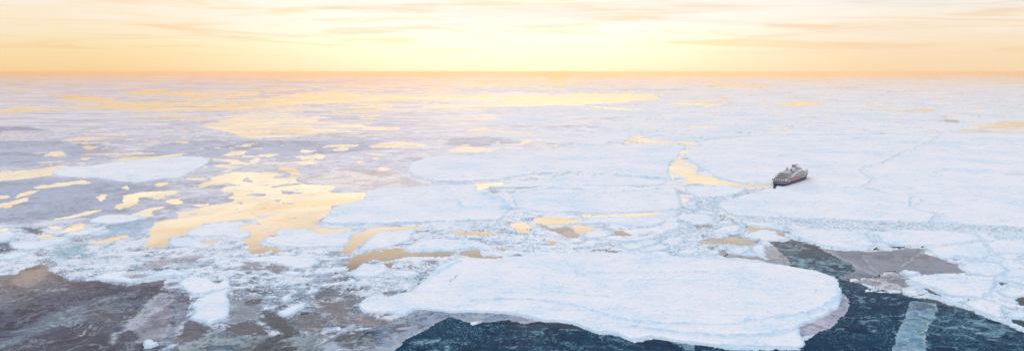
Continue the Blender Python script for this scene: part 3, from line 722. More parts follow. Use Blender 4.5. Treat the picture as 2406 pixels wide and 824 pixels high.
# ------------------------------------------------------------------ thin ice sheets
occt = np.full(X.shape, -1e4)
for n_, ((s, tint, wisp, lab), sd) in enumerate(zip(THIN, thin_sd)):
    sd = np.minimum(sd, -occt-.1)
    occt = np.maximum(occt, sd)
    keep = (sd > 0) & (FLOE_MASK < 3*MINW)
    if not keep.any(): continue
    b = bnd(keep); j0, j1, i0, i1 = b; sl = np.s_[j0:j1, i0:i1]
    c = np.broadcast_to(np.array(tint), X[sl].shape+(3,)).copy()
    q = min(1, wisp*1.6+.2); T = np.array(tint)
    c = mixc(c, T*np.array([.42, .55, .72]), sstep(.05, .22, plate[sl]+.12*lace2[sl])*q*.8)
    c = mixc(c, T*.9+np.array([.02, .06, .09]), sstep(.25, .40, plate2[sl]+.1*lace2[sl])*q*.7)
    c = mixc(c, T*np.array([1.5, 1.35, 1.3])+.02, sstep(.30, .45, -plate[sl]+.15*lace2[sl])*q*.7)
    c = mixc(c, T*.35, sstep(.45, .62, -plate2[sl]+.1*lace2[sl])*q*.8)
    c = mixc(c, T*.5+np.array([.30, .34, .38]), lace[sl]*wisp*.75)
    c = mixc(c, T*.4+np.array([.36, .42, .46]), sstep(.2, 1.2, lace2[sl]+.5*big[sl]-.1)*wisp*.55)
    c = mixc(c, T*.4+np.array([.45, .50, .54]), np.exp(-((plate[sl]-.12)/.05)**2)*sstep(-.2, .6, lace2[sl])*wisp*.8)
    c = patch(c, sl); c = mixc(c, (.50, .54, .60), seam[sl]*.85)
    edge = sstep(3.0, 0.0, sd[sl]/np.maximum(1.0, 1.2*MPP[sl]))
    c = mixc(c, np.array(tint)*.4+np.array([.35, .37, .40]), edge*.5*(rub[sl] > .25))
    TMPC[sl] = c
    z = np.full(X.shape, .05)
    o = lattice_mesh('thin_ice_sheet', z, keep, M_THIN, TMPC, {'gloss': np.full(X.shape, .15)}, b)
    if o: tag(o, lab, 'thin ice')

# ------------------------------------------------------------------ frazil: lacy skim ice afloat on the dark water
DARK = [pl('H:120,300 1500,640 2600,900 2600,1300 -400,1300 -200,700 200,480'), pl('Z:800,1000 900,800 1040,740 1400,780 1900,820 1950,1000'),
        pl('Z:1800,560 1880,560 2030,630 1990,665 1900,640 1830,610')]
dk = np.full(X.shape, -1e4)
for p in DARK: dk = np.maximum(dk, sdf(p))
keep = (dk > 0) & (water > -1*MINW) & (occt < 1.0*MINW)
ex = gb(2290, 760, 130, 50)*1.1+gb(1840, 590, 120, 45)*1.0+gb(1960, 630, 60, 25)*.8+gb(2100, 665, 60, 14)*1.0+gb(1040, 800, 60, 30)*.5
c = np.broadcast_to(np.array([.0005, .026, .066]), X.shape+(3,)).copy()
c = mixc(c, (.001, .046, .098), sstep(.0, .3, plate2+.5*ex)*.7)
c = mixc(c, (.006, .072, .135), sstep(-.1, .8, lace3+.6*ex)*.55)
c = mixc(c, (.09, .21, .27), ex*.5*sstep(-.6, .5, lace3+.15*lace2w))
c = mixc(c, (.13, .30, .40), np.clip(lace*1.3, 0, 1)*(.35+.6*sstep(-.4, .8, big+ex)))
c = mixc(c, (.32, .50, .60), sstep(.55, 1.2, .9*lace3+.1*lace2w+.55*ex)*.6)
ln = lined(pl('Z:1965,746 2050,744 2130,740 2145,738')); c = mixc(c, (.45, .58, .64), np.exp(-(ln/1.6)**2)*.75)
b = bnd(keep)
o = lattice_mesh('frazil_ice', np.full(X.shape, .015), keep, M_FRAZ, c, None, b)
tag(o, kind='stuff')

# ------------------------------------------------------------------ pack ice: the rough continuous matrix between floes
def zone(lst):
    num = np.zeros(X.shape); den = np.full(X.shape, 1e-9)
    for cx, cy, rx, ry, val in lst:
        w = gb(cx, cy, rx, ry)+1e-7; num += w*val; den += w
    return num/den
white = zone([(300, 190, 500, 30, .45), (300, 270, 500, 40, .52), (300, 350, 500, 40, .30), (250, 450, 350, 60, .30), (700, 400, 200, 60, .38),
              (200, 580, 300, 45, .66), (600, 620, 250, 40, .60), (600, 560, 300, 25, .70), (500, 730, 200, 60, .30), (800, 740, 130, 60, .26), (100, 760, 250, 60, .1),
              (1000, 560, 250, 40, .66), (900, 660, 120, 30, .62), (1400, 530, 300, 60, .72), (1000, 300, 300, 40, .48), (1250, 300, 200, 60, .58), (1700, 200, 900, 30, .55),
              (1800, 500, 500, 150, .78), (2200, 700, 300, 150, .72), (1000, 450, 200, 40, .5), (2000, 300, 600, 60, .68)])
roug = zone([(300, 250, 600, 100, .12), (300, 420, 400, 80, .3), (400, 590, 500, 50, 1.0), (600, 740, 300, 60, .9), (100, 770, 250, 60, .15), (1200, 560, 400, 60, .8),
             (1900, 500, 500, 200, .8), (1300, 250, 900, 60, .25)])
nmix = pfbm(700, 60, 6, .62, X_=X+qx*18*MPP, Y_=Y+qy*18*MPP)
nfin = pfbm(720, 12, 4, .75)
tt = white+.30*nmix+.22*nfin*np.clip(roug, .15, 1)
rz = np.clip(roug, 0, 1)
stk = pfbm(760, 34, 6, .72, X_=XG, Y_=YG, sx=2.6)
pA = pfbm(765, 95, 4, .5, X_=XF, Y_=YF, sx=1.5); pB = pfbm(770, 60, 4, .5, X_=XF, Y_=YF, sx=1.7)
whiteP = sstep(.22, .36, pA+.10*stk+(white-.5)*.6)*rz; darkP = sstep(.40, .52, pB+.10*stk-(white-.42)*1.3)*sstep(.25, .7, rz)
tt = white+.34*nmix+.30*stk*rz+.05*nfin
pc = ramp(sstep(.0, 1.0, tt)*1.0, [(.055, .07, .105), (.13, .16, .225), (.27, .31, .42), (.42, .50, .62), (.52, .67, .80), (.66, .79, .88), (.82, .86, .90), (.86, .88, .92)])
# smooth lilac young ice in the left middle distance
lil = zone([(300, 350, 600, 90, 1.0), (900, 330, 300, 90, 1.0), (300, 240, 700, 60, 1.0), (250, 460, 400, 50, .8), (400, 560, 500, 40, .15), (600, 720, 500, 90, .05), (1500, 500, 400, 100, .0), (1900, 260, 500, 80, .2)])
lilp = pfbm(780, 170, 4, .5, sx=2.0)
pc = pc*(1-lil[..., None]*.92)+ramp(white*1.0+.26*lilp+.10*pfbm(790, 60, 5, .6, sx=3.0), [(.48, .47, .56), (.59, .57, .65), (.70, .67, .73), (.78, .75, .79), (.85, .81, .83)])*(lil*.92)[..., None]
pc = mixc(pc, (.30, .40, .52), darkP*.75)
pc = mixc(pc, (.80, .84, .90), whiteP*.85)
# turquoise streaks in the rubble
far_ = PY < 300
pf = np.where(far_, pfbm(800, 90, 3, .5, sx=3.5), pfbm(800, 48, 4, .6, sx=1.5)); pf2 = np.where(far_, pfbm(805, 60, 3, .5, sx=3.5), pfbm(805, 30, 4, .65, sx=1.5))
pc = mixc(pc, (.47, .49, .61), sstep(.2, .55, pfbm(810, 80, 5, .65, sx=1.6))*lil*.65)
pc = mixc(pc, (.80, .79, .84), sstep(.40, .48, pf)*lil*.65)
pc = mixc(pc, (.84, .85, .90), sstep(.55, .62, pf2)*lil*.8)
pc = mixc(pc, (.36, .42, .56), np.exp(-((pf-.38)/.04)**2)*lil*.25)
pc = mixc(pc, (.42, .58, .76), np.clip(ridgelet, 0, 1)*(1-lil*.4)*.5)
cy_ = sstep(.35, 1.0, pfbm(740, 40, 5, .6, X_=XF, Y_=YF))*np.clip(roug, 0, 1)*(1-lil)
pc = mixc(pc, (.38, .66, .78), cy_*.6)
pc = mixc(pc, (.86, .88, .92), sstep(.8, 1.5, nfin*.6+stk*.7+.3*nmix)*.7)
pc = patch(pc)
fb = np.exp(-((allfloe+.9*MINW)/(1.1*MINW))**2)  # band around floe edges, coloured dark blue below as a painted thin shadow
pc = mixc(pc, (.84, .86, .90), np.clip(ridge, 0, 1)*(1-rblue)*1.3)
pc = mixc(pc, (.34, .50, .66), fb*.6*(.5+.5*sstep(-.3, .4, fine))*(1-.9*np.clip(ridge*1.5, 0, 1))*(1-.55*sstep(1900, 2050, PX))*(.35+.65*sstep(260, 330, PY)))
wb = np.exp(-((water+1.0*MINW)/(1.2*MINW))**2)
pc = mixc(pc, (.42, .50, .64), wb*.45*sstep(-.2, .5, lace2))
for m_, c_, f_ in PATCHES:
    if max(c_) < .45: darkP = np.maximum(darkP, m_*.8)
packz = .12+np.clip(roug, 0, 1.2)*(1-.85*np.maximum(whiteP, darkP))*(.30*rub*sstep(.2, 1, tt)+.28*np.clip(stk, -.3, 2)+.05*nfin)+.5*whiteP+rheight*.8+.05*nmix
gapdark = sstep(0, -2, allfloe/MINW)    # right next to floes
shore = sstep(0, 1.3, -water/np.maximum(1.0, 1.0*MPP))
packz = -.35+shore*(packz+.35)
packz = np.where(occt > 0, np.minimum(packz, -.3), packz)
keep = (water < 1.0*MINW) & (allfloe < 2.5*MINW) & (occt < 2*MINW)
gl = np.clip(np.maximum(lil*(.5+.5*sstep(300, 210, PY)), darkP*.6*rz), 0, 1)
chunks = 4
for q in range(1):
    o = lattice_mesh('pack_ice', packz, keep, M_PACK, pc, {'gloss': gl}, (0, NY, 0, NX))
    tag(o, kind='structure')
print('ice done')

# ------------------------------------------------------------------ brash: loose angular blocks jammed in the channels
def brash():
    V = []; Fc = []; Cc = []
    spots = [(pl('Z:1585,500 1640,455 1700,462 1760,445 1815,441 1800,449 1700,478 1685,495 1720,515 1760,530 1790,570 1800,600 1700,600 1600,610 1560,590 1500,580 1560,545 1600,530'), 2600, 2.4),
             (pl('F:620,590 760,570 900,545 1000,535 1200,530 1400,490 1560,430 1600,400 1650,400 1700,450 1500,500 1400,530 1000,560 700,600'), 1500, 2.0),
             (pl('Z:1715,508 2406,538 2406,566 2300,552 2000,540 1750,524'), 2300, 2.0),
             (pl('Z:0,560 300,560 700,600 840,600 980,640 940,690 700,720 540,700 400,650 200,640 0,620'), 350, 1.4),
             (pl('Z:860,640 1000,620 1030,630 980,680 880,690'), 500, 1.4),
             (pl('Z:1150,515 1250,500 1300,540 1260,590 1000,590 1000,560'), 700, 1.8),
             (pl('Z:2100,650 2200,670 2400,770 2406,790 2300,740 2150,690'), 500, 1.3),
             (pl('Z:1380,770 1480,790 1700,810 1870,815 1870,780 1700,770 1500,765'), 700, 1.1)]
    for poly, n, sz in spots:
        P = np.array(poly); x0, y0 = P.min(axis=0); x1, y1 = P.max(axis=0); k = 0; tries = 0
        while k < n and tries < n*12:
            tries += 1
            px = random.uniform(x0, x1); py = random.uniform(y0, y1)
            ins = False; j = len(P)-1
            for i in range(len(P)):
                if (P[i, 1] > py) != (P[j, 1] > py) and px < (P[j, 0]-P[i, 0])*(py-P[i, 1])/(P[j, 1]-P[i, 1])+P[i, 0]: ins = not ins
                j = i
            if not ins: continue
            ji = np.clip(np.searchsorted(ys, py), 1, NY-1); ii = np.clip(np.searchsorted(xs, px), 1, NX-1)
            if water[ji, ii] > 0 or FLOE_MASK[ji, ii] > 1.5*MINW[ji, ii] or occt[ji, ii] > 0: continue
            wx, wy = unproj(px, py); wx = float(wx); wy = float(wy); k += 1
            s = sz*random.uniform(.35, 1.0)*(1.6 if random.random() < .1 else 1); m = random.randint(4, 6); a0 = random.uniform(0, 6.28)
            zb = float(max(packz[ji, ii], -.1)); tx = random.uniform(-.3, .3); ty = random.uniform(-.3, .3); h = s*random.uniform(.2, .5)
            b0 = len(V); ring = []
            for q in range(m):
                a = a0+q*6.283/m+random.uniform(-.3, .3); rr = s*random.uniform(.7, 1.15)
                ring.append((math.cos(a)*rr*1.25, math.sin(a)*rr))
            for dz in (-.4, h):
                for dx, dy in ring:
                    f = .86 if dz > 0 else 1.0
                    V.append((wx+dx*f, wy+dy*f, zb+dz+(dx*tx+dy*ty)))
            Fc.append(tuple(b0+m+q for q in range(m)))
            for q in range(m): Fc.append((b0+q, b0+(q+1) % m, b0+m+(q+1) % m, b0+m+q))
            c = random.choice([(.86, .88, .92), (.84, .87, .91), (.70, .82, .90), (.55, .74, .84)])
            Cc += [c]*(2*m)
    me = bpy.data.meshes.new('brash_ice'); me.from_pydata(V, [], Fc)
    at = me.color_attributes.new('tint', 'FLOAT_COLOR', 'POINT'); c = np.ones((len(V), 4), np.float32); c[:, :3] = Cc; at.data.foreach_set('color', c.ravel())
    me.materials.append(M_SNOW); o = bpy.data.objects.new('brash_ice', me); COL.objects.link(o); tag(o, kind='stuff')
brash()

# ------------------------------------------------------------------ the ship
def smat(name, col, rough=.45, metal=0, emis=None, noise=.0):
    m, t, out = nt(name); L = t.links.new
    b = N(t, 'ShaderNodeBsdfPrincipled'); b.inputs['Roughness'].default_value = rough; b.inputs['Metallic'].default_value = metal
    nz = N(t, 'ShaderNodeTexNoise', Scale=.35, Detail=4.0); tc = N(t, 'ShaderNodeTexCoord'); L(tc.outputs['Object'], nz.inputs['Vector'])
    mx = N(t, 'ShaderNodeMix', data_type='RGBA'); L(nz.outputs['Fac'], mx.inputs[0]); mx.inputs[6].default_value = tuple(c*.88 for c in col)+(1,); mx.inputs[7].default_value = tuple(min(1, c*1.1) for c in col)+(1,)
    L(mx.outputs[2], b.inputs['Base Color']); L(b.outputs[0], out.inputs['Surface']); return m
S_NAVY = smat('navy_paint', (.004, .026, .085), .6); S_WHITE = smat('white_paint', (.86, .87, .88), .4); S_GLASS = smat('dark_glass', (.012, .016, .024), .12)
S_DECK = smat('grey_deck', (.20, .21, .24), .7); S_RED = smat('orange_red_paint', (.62, .10, .05), .4); S_RUST = smat('red_brown_paint', (.34, .15, .12), .5)
S_GREY = smat('pale_grey_paint', (.52, .55, .60), .45); S_BLACK = smat('black_paint', (.02, .02, .024), .5)
SW, SHAD = (1826, 438.6), (1893.5, 418.0)
s0 = unproj(*SW); s1 = unproj(*SHAD)
ship = bpy.data.objects.new('cruise_ship', None); COL.objects.link(ship); ship.location = (float(s0[0]), float(s0[1]), 0)
HEAD = math.atan2(float(s1[1]-s0[1]), float(s1[0]-s0[0])); ship.rotation_euler = (0, 0, HEAD)
SLEN = math.hypot(float(s1[1]-s0[1]), float(s1[0]-s0[0])); print('ship length', SLEN)
tag(ship, 'navy and white expedition cruise ship stuck in the white ice', 'ship')
KX = SLEN/146.0
def part(name, V, Fc, mat, parent=ship, smooth=False):
    me = bpy.data.meshes.new(name); me.from_pydata([(x*KX, y*.82, z*.84) for x, y, z in V], [], Fc); me.materials.append(mat)
    bm = bmesh.new(); bm.from_mesh(me); bmesh.ops.recalc_face_normals(bm, faces=bm.faces); bm.to_mesh(me); bm.free()
    if smooth: me.polygons.foreach_set('use_smooth', [True]*len(me.polygons))
    o = bpy.data.objects.new(name, me); COL.objects.link(o); o.parent = parent; return o
def boxes(lst):
    V = []; Fc = []
    for x0, x1, y0, y1, z0, z1 in lst:
        b = len(V); V += [(x, y, z) for z in (z0, z1) for x, y in ((x0, y0), (x1, y0), (x1, y1), (x0, y1))]
        Fc += [(b, b+3, b+2, b+1), (b+4, b+5, b+6, b+7)]+[(b+i, b+(i+1) % 4, b+4+(i+1) % 4, b+4+i) for i in range(4)]
    return V, Fc
def parts(name, lst, mat, parent=ship):
    for b in lst: o = part(name, *boxes([b]), mat, parent)
    return o
def cyl(x, y, z0, z1, r0, r1=None, n=12):
    r1 = r0 if r1 is None else r1; V = []; Fc = []
    for z, r in ((z0, r0), (z1, r1)): V += [(x+r*math.cos(6.2832*i/n), y+r*math.sin(6.2832*i/n), z) for i in range(n)]
    Fc = [(i, (i+1) % n, n+(i+1) % n, n+i) for i in range(n)]+[tuple(range(n))[::-1], tuple(range(n, 2*n))]
    return V, Fc
def dome(x, y, z, r, n=12):
    V = []; Fc = []; ms = 6
    for j in range(ms+1):
        a = -math.pi/2+math.pi*j/ms
        V += [(x+r*math.cos(a)*math.cos(6.2832*i/n), y+r*math.cos(a)*math.sin(6.2832*i/n), z+r+r*math.sin(a)) for i in range(n)]
    for j in range(ms): Fc += [(j*n+i, j*n+(i+1) % n, (j+1)*n+(i+1) % n, (j+1)*n+i) for i in range(n)]
    return V, Fc
def join(*ls):
    V = []; Fc = []
    for v, f in ls:
        b = len(V); V += v; Fc += [tuple(b+i for i in q) for q in f]
    return V, Fc
def outline(xa, xb, w, ra, rf, n=9):
    """plan outline with elliptical ends, counterclockwise"""
    pts = []
    for i in range(n): a = -math.pi/2+math.pi*i/(n-1); pts.append((xb-rf+rf*math.cos(a), w*math.sin(a)))
    for i in range(n):
        a = math.pi/2+math.pi*i/(n-1); c = math.cos(a); s = math.sin(a)
        pts.append((xa+ra-ra*abs(c)**.6, w*(1 if s > 0 else -1)*abs(s)**.55))
    return pts
def prism(o, z0, z1, o2=None):
    o2 = o2 or o; n = len(o); V = [(x, y, z0) for x, y in o]+[(x, y, z1) for x, y in o2]
    return V, [tuple(range(n))[::-1], tuple(range(n, 2*n))]+[(i, (i+1) % n, n+(i+1) % n, n+i) for i in range(n)]
# hull
ST = [0, 1.5, 4, 8, 15, 30, 60, 95, 110, 120, 130, 138, 144, 148, 150.5]
DW = [7.5, 9.5, 11.3, 12.6, 13.6, 14, 14, 14, 13.8, 12.8, 10.6, 7.9, 5.0, 2.6, .4]
WW = [4.0, 6.5, 8.5, 10, 11.8, 13, 13.4, 13, 11.5, 9.2, 6.0, 3.2, 1.2, .4, .1]
ZD = [11, 11, 11, 11, 11, 11, 11, 11, 11.3, 12.0, 13.0, 14.2, 15.2, 16.0, 16.6]
XO = [3.5, 3, 2, 1, .5, 0, 0, 0, 0, 0, 0, -.6, -2, -3.5, -5.2]
V = []; Fc = []; LV = [0, .12, .3, .5, .7, .85, 1.0]; ns = len(ST); nl = len(LV)
for sgn in (-1, 1):
    for i in range(ns):
        for t in LV:
            k = t**1.3 if i > 8 else t**.55
            V.append((ST[i]+XO[i]*(1-t), sgn*(WW[i]+(DW[i]-WW[i])*k), -2.5+(ZD[i]+2.5)*t))
def vi(s, i, j): return s*ns*nl+i*nl+j
for s in (0, 1):
    for i in range(ns-1):
        for j in range(nl-1): Fc.append((vi(s, i, j), vi(s, i+1, j), vi(s, i+1, j+1), vi(s, i, j+1)))
for j in range(nl-1):
    Fc.append((vi(0, 0, j), vi(1, 0, j), vi(1, 0, j+1), vi(0, 0, j+1))); Fc.append((vi(0, ns-1, j), vi(1, ns-1, j), vi(1, ns-1, j+1), vi(0, ns-1, j+1)))
for i in range(ns-1): Fc.append((vi(0, i, 0), vi(1, i, 0), vi(1, i+1, 0), vi(0, i+1, 0)))
hull = part('hull', V, Fc, S_NAVY)
V = []; Fc = []
for i in range(ns): V += [(ST[i], -DW[i]*.985, ZD[i]-.05), (ST[i], DW[i]*.985, ZD[i]-.05)]
for i in range(ns-1): Fc.append((2*i, 2*i+2, 2*i+3, 2*i+1))
part('main_deck', V, Fc, S_DECK)
# white bulwark rail along the bow and grey stern belts
def belt(name, i0, i1, zb, zt, th, mat):
    V = []; Fc = []; seq = [(i, -1) for i in range(i0, i1+1)]
    if i1 == ns-1: seq += [(i, 1) for i in range(i1, i0-1, -1)]
    else: seq = [(i, 1) for i in range(i1, i0-1, -1)]+seq
    for i, s in seq:
        for dy, z in ((th, zb), (th, zt), (-.35, zt), (-.35, zb)): V.append((ST[i]+(dy if i in (0, ns-1) else 0)*(1 if i else -1), s*(DW[i]+dy), ZD[i]+z))
    for k in range(len(seq)-1):
        for q in range(4): Fc.append((4*k+q, 4*k+4+q, 4*k+4+(q+1) % 4, 4*k+(q+1) % 4))
    return part(name, V, Fc, mat)
belt('bow_rail', 9, ns-1, .0, 1.0, .12, S_WHITE)
belt('stern_belt', 0, 5, -3.6, -2.9, .15, S_GREY)
belt('stern_rail', 0, 5, -.1, .7, .15, S_WHITE)
# hull side recess with boats
parts('side_recess', [(30, 72, -14.12, -13.6, 7.6, 10.6), (30, 72, 13.6, 14.12, 7.6, 10.6)], S_BLACK)
parts('recess_rim', [(12, 118, -14.3, -13.6, 10.6, 11.15), (12, 118, 13.6, 14.3, 10.6, 11.15), (24, 30, -14.2, -13.6, 7.6, 8.2), (24, 30, -14.2, -13.6, 9.1, 9.7)], S_WHITE)
for sgn in (-1, 1):
    for x in (33, 43, 53, 63):
        V = []; Fc = []; n = 8
        for xx, r in ((0, .2), (1, 1.1), (3, 1.45), (6, 1.45), (8, 1.1), (9, .2)):
            V += [(x+xx, sgn*14.6+r*.9*math.cos(6.2832*i/n), 9.0+r*math.sin(6.2832*i/n)) for i in range(n)]
        for j in range(5): Fc += [(j*n+i, j*n+(i+1) % n, (j+1)*n+(i+1) % n, (j+1)*n+i) for i in range(n)]
        part('lifeboat', V, Fc, S_RED, smooth=True)
parts('hull_opening', [(84+i*6, 88+i*6, -14.1, -13.6, 8.0, 9.5) for i in range(5)]+[(14+i*4, 15.4+i*4, -13.95, -13, 5.2, 6.2) for i in range(3)], S_GLASS)
parts('hull_patch', [(86, 92, -14.25, -13.9, 9.6, 10.3), (98, 104, -14.25, -13.9, 9.9, 10.5)], S_WHITE)
# superstructure decks: window band under a white slab
T = [(5, 121, 13.2, 11.0, 15.0, 8, 14), (13, 120, 13.3, 15.0, 17.8, 8, 18), (20, 118, 13.2, 17.8, 20.5, 8, 14), (29, 114, 12.6, 20.5, 23.0, 8, 13), (52, 106, 11.2, 23.0, 25.4, 5, 12)]
for k, (xa, xb, w, z0, z1, ra, rf) in enumerate(T):
    part('window_band', *prism(outline(xa+1.8, xb-1.5, w-1.5, ra, rf), z0, z1-.75), S_GLASS)
    sl = part('deck_slab', *prism(outline(xa-1, xb+.5, w+.4, ra, rf), z1-.75, z1), S_WHITE)
    part('deck_surface', *prism(outline(xa, xb-.5, w-.4, ra, rf), z1, z1+.06), S_DECK, sl)
    parts('balcony_rail', [(xa+9, xb-12, -w-.2, -w-.05, z0, z0+.35), (xa+9, xb-12, w+.05, w+.2, z0, z0+.35)], S_GREY if k % 2 else S_WHITE)
# tall stern lounge windows between white posts
parts('stern_post', [(3.6, 5.0, y-.35, y+.35, 11, 14.3) for y in (-9.5, -6, -2.2, 2.2, 6, 9.5)]+[(6, 12, -13.6, -13.0, 11, 14.3), (6, 12, 13.0, 13.6, 11, 14.3)], S_WHITE)
# sweeping white arc along each flank
for sgn in (-1, 1):
    V = []; Fc = []; pts = []
    for i in range(25):
        t = i/24; x = 34+t*88
        z = 15.2+10.6*math.sin(math.pi*min(1, t*.90+.04))**.9*(1-.1*t)-(3.5 if t > .93 else 0)*(t-.93)/.07
        pts.append((x, z))
    for x, z in pts:
        hw = float(np.interp(x, ST, DW))+.5
        V += [(x, sgn*(hw-1.4), z), (x, sgn*hw, z), (x, sgn*hw, z-2.0), (x, sgn*(hw-1.4), z-2.0)]
    for k in range(24):
        for q in range(4): Fc.append((4*k+q, 4*k+4+q, 4*k+4+(q+1) % 4, 4*k+(q+1) % 4))
    Fc += [(0, 1, 2, 3), (96, 97, 98, 99)]
    part('flank_arch', V, Fc, S_WHITE)
br = part('bridge', *prism(outline(98, 118, 13.2, 3, 8), 20.4, 23.4), S_WHITE)
part('bridge_window', *prism(outline(100, 118.4, 13.4, 3, 8.2), 21.3, 22.6), S_GLASS, br)
# funnel housing, funnel, masts, domes
fh = part('funnel_housing', *prism(outline(66, 92, 6.5, 4, 5), 25.4, 30.5, outline(72, 88, 4.2, 3, 3)), S_GREY)
parts('louvre', [(76, 84, -5.9, -5.0, 26.6, 29)], S_BLACK, fh)
fn = parts('funnel', [(75.5, 82.5, -3.0, 3.0, 30.5, 34.6)], S_RUST)
parts('funnel_cap', [(75, 83, -3.3, 3.3, 34.6, 35.2)], S_GREY, fn)
part('mast_house', *prism(outline(36, 54, 7.5, 4, 5), 23.0, 26.8, outline(39, 51, 4.5, 3, 4)), S_GREY)
part('aft_mast', *join(cyl(44, 0, 26.8, 31.5, .8, .5), boxes([(42.8, 45.2, -1.6, 1.6, 30.2, 31.0), (43.2, 44.8, -.9, .9, 32, 33.6)])), S_BLACK)
part('aft_dome', *dome(39.5, 3.2, 26.0, 1.7), S_WHITE, smooth=True)
part('aft_dome', *dome(49.5, -3.2, 26.0, 1.7), S_WHITE, smooth=True)
parts('crane', [(54, 57, -5, -3.2, 25.4, 28.6)], S_BLACK)
part('radar_platform', *prism(outline(90, 106, 5.5, 3, 4), 25.4, 28.5, outline(92, 103, 3.8, 2, 3)), S_GREY)
mm = part('main_mast', *join(cyl(95, 0, 28.5, 36.0, .8, .3), boxes([(94.2, 95.8, -3.2, 3.2, 32.0, 32.5)])), S_WHITE)
part('mast_light_box', *boxes([(94, 96, -.9, .9, 33.2, 35)]), S_RUST, mm)
part('radar_dome', *dome(104, -3, 28.2, 1.5), S_WHITE, smooth=True)
part('whip_antenna', *cyl(100, 3, 28, 33, .15), S_WHITE); part('whip_antenna', *cyl(106, 0, 23, 31, .2), S_WHITE)
parts('sun_deck_pool', [(58, 64, -3.5, 3.5, 25.46, 25.7)], S_GLASS)
# foredeck gear
part('helicopter_pad', *cyl(133, 0, 13.6, 13.9, 5.5, n=20), S_DECK)
parts('anchor_winch', [(124, 127, -6, -3.4, 12.4, 14.2), (124, 127, 3.4, 6, 12.4, 14.2), (141.5, 143.5, -1, 1, 14.8, 16.6)], S_GREY)
part('fore_screen', *prism(outline(110, 122.5, 11.6, 3, 7), 11.3, 14.9), S_WHITE)


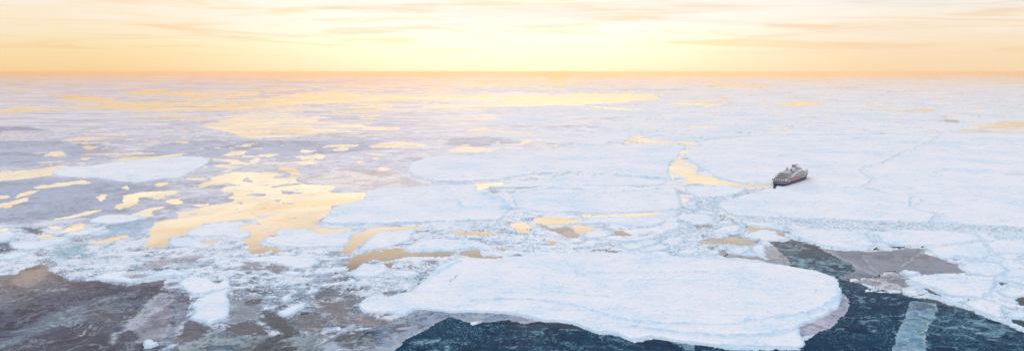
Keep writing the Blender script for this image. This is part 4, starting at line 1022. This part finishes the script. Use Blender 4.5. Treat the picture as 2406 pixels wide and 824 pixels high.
# ------------------------------------------------------------------ light
SUN_AZ = math.atan((1250-CX)/F)          # to the right of straight ahead
SUN_EL = R(14.6)
sun = bpy.data.lights.new('sun', 'SUN'); so = bpy.data.objects.new('sun', sun); COL.objects.link(so)
sun.energy = 1.0; sun.angle = R(3); sun.color = (1, .82, .62)
so.rotation_euler = (math.pi/2-SUN_EL, 0, math.pi-SUN_AZ)
def make_world():
    w = bpy.data.worlds.new('World'); S.world = w; w.use_nodes = True; t = w.node_tree; t.nodes.clear(); L = t.links.new
    out = N(t, 'ShaderNodeOutputWorld')
    sky = N(t, 'ShaderNodeTexSky', sky_type='NISHITA'); sky.sun_disc = False; sky.sun_elevation = SUN_EL; sky.sun_rotation = SUN_AZ
    sky.altitude = 100; sky.air_density = 1; sky.dust_density = 2
    b1 = N(t, 'ShaderNodeBackground'); b1.inputs['Strength'].default_value = .05; L(sky.outputs[0], b1.inputs['Color'])
    tc = N(t, 'ShaderNodeTexCoord'); sx = N(t, 'ShaderNodeSeparateXYZ'); L(tc.outputs['Generated'], sx.inputs[0])
    def M(op, a, b=None, c=None):
        n = N(t, 'ShaderNodeMath', operation=op)
        for i, v in enumerate((a, b, c)):
            if v is None: continue
            if isinstance(v, (int, float)): n.inputs[i].default_value = v
            else: L(v, n.inputs[i])
        return n.outputs[0]
    el = M('MULTIPLY', M('ARCSINE', sx.outputs['Z']), 57.2958)
    az = M('MULTIPLY', M('ARCTAN2', sx.outputs['X'], sx.outputs['Y']), 57.2958)
    # high thin cloud: noise laid out in azimuth and elevation, stretched level
    cv = N(t, 'ShaderNodeCombineXYZ'); L(M('MULTIPLY', az, .085), cv.inputs[0]); L(M('ADD', M('MULTIPLY', el, 1.5), M('MULTIPLY', az, .02)), cv.inputs[1])
    n1 = N(t, 'ShaderNodeTexNoise', Scale=1.0, Detail=8.0, Roughness=.60, Distortion=1.1); L(cv.outputs[0], n1.inputs['Vector'])
    cv2 = N(t, 'ShaderNodeCombineXYZ'); L(M('MULTIPLY', az, .03), cv2.inputs[0]); L(M('MULTIPLY', el, .16), cv2.inputs[1]); cv2.inputs[2].default_value = 4.2
    n2 = N(t, 'ShaderNodeTexNoise', Scale=1.0, Detail=4.0, Roughness=.5); L(cv2.outputs[0], n2.inputs['Vector'])
    elw = M('ADD', el, M('MULTIPLY', M('SUBTRACT', n2.outputs['Fac'], .5), M('MINIMUM', M('MAXIMUM', M('MULTIPLY', el, .6), 0), 5.0)))
    def rampn(stops):
        f = M('DIVIDE', M('ADD', elw, 10.0), 100.0)
        c = N(t, 'ShaderNodeValToRGB'); e = c.color_ramp.elements
        while len(e) > 1: e.remove(e[-1])
        for i, (dg, col) in enumerate(stops):
            q = e[0] if i == 0 else e.new((dg+10)/100); q.position = (dg+10)/100; q.color = tuple(col)+(1,)
        L(f, c.inputs['Fac']); return c.outputs['Color']
    left = rampn([(-1, (1.04, .66, .34)), (.4, (1.06, .76, .40)), (1.4, (1.06, .82, .48)), (2.6, (1.06, .89, .62)), (5, (1.08, .95, .78)), (9, (1.42, 1.27, .97)), (12.0, (1.28, 1.03, .76)), (14.3, (.44, .37, .37)), (18, (.20, .24, .34)), (30, (.62, .74, .92)), (50, (1.09, 1.14, 1.26)), (88, (1.18, 1.22, 1.32))])
    mid = rampn([(-1, (1.15, .96, .58)), (.5, (1.3, 1.12, .78)), (2.0, (1.4, 1.26, .95)), (3.5, (1.25, 1.2, 1.1)), (5, (1.3, 1.2, 1.02)), (9, (1.44, 1.32, 1.02)), (12.0, (1.28, 1.05, .80)), (14.3, (.46, .39, .37)), (18, (.10, .18, .29)), (30, (.62, .74, .92)), (50, (1.09, 1.14, 1.26)), (88, (1.18, 1.22, 1.32))])
    right = rampn([(-1, (1.02, .75, .50)), (.6, (1.05, .80, .52)), (2.0, (1.05, .86, .63)), (3.5, (1.06, .96, .82)), (5, (.93, .92, .90)), (8, (1.0, .86, .64)), (10.5, (.70, .58, .48)), (12.2, (.26, .30, .35)), (18, (.07, .17, .28)), (30, (.62, .74, .92)), (50, (1.09, 1.14, 1.26)), (88, (1.18, 1.22, 1.32))])
    back = rampn([(-1, (.50, .56, .72)), (5, (.55, .62, .80)), (20, (.74, .86, 1.06)), (50, (1.09, 1.14, 1.26)), (88, (1.18, 1.22, 1.32))])
    def ss(v, a, b):
        n = N(t, 'ShaderNodeMapRange', interpolation_type='SMOOTHSTEP'); L(v, n.inputs['Value']); n.inputs['From Min'].default_value = a; n.inputs['From Max'].default_value = b
        return n.outputs[0]
    def mix(f, a, b):
        n = N(t, 'ShaderNodeMix', data_type='RGBA'); L(f, n.inputs[0]); L(a, n.inputs[6]); L(b, n.inputs[7]); return n.outputs[2]
    c = mix(ss(az, -30, -3), left, mid); c = mix(ss(az, 3, 27), c, right)
    c = mix(ss(M('ABSOLUTE', az), 50, 110), c, back)
    PALE = N(t, 'ShaderNodeRGB'); PALE.outputs[0].default_value = (1.0, .90, .80, 1)
    # cloud wisps: darker gold streaks and white gaps
    w1 = ss(n1.outputs['Fac'], .48, .64)
    amt = M('MULTIPLY', M('MULTIPLY', w1, ss(el, .6, 2.2)), M('SUBTRACT', 1.0, ss(el, 14, 40)))
    cv3 = N(t, 'ShaderNodeCombineXYZ'); L(M('MULTIPLY', az, .028), cv3.inputs[0]); L(M('MULTIPLY', el, .42), cv3.inputs[1]); cv3.inputs[2].default_value = 9.3
    n3 = N(t, 'ShaderNodeTexNoise', Scale=1.0, Detail=7.0, Roughness=.55, Distortion=1.4); L(cv3.outputs[0], n3.inputs['Vector'])
    c = mix(M('MULTIPLY', M('MULTIPLY', ss(n3.outputs['Fac'], .46, .62), M('MULTIPLY', ss(el, 1.8, 3.6), M('SUBTRACT', 1.0, ss(el, 7, 10)))), .75), c, PALE.outputs[0])
    tintn = N(t, 'ShaderNodeMix', data_type='RGBA', blend_type='MULTIPLY'); L(M('MULTIPLY', amt, .85), tintn.inputs[0]); L(c, tintn.inputs[6]); tintn.inputs[7].default_value = (.95, .82, .68, 1)
    w2 = ss(n1.outputs['Fac'], .49, .34)
    amt2 = M('MULTIPLY', M('MULTIPLY', w2, ss(el, 1.6, 3.2)), M('SUBTRACT', 1.0, ss(el, 9, 14)))
    lit = N(t, 'ShaderNodeMix', data_type='RGBA'); L(M('MULTIPLY', amt2, .7), lit.inputs[0]); L(tintn.outputs[2], lit.inputs[6]); lit.inputs[7].default_value = (1.1, 1.02, .92, 1)
    b2 = N(t, 'ShaderNodeBackground'); L(lit.outputs[2], b2.inputs['Color']); b2.inputs['Strength'].default_value = .92
    ad = N(t, 'ShaderNodeMixShader'); ad.inputs[0].default_value = .97; L(b1.outputs[0], ad.inputs[1]); L(b2.outputs[0], ad.inputs[2]); L(ad.outputs[0], out.inputs['Surface'])
make_world()
def haze():
    m, t, out = nt('thin_sea_haze'); v = N(t, 'ShaderNodeVolumePrincipled')
    v.inputs['Density'].default_value = 4.4e-5; v.inputs['Color'].default_value = (1, .66, .38, 1); v.inputs['Anisotropy'].default_value = .6
    t.links.new(v.outputs[0], out.inputs['Volume'])
    w = FARY+2000; x0, x1, y0, y1, z0, z1 = -w, w, -5000, w, -4, CAMH+8
    me = bpy.data.meshes.new('haze')
    me.from_pydata([(x, y, z) for z in (z0, z1) for x, y in ((x0, y0), (x1, y0), (x1, y1), (x0, y1))], [],
                   [(3, 2, 1, 0), (4, 5, 6, 7), (0, 1, 5, 4), (1, 2, 6, 5), (2, 3, 7, 6), (3, 0, 4, 7)])
    me.materials.append(m); o = bpy.data.objects.new('haze', me); COL.objects.link(o); tag(o, kind='stuff')
haze()
vs = S.view_settings; vs.view_transform = 'Standard'; vs.look = 'None'; vs.gamma = 1; vs.exposure = 0; vs.use_curve_mapping = False
S.cycles.max_bounces = 5; S.cycles.volume_bounces = 1; S.cycles.diffuse_bounces = 2; S.cycles.glossy_bounces = 3; S.cycles.transparent_max_bounces = 6
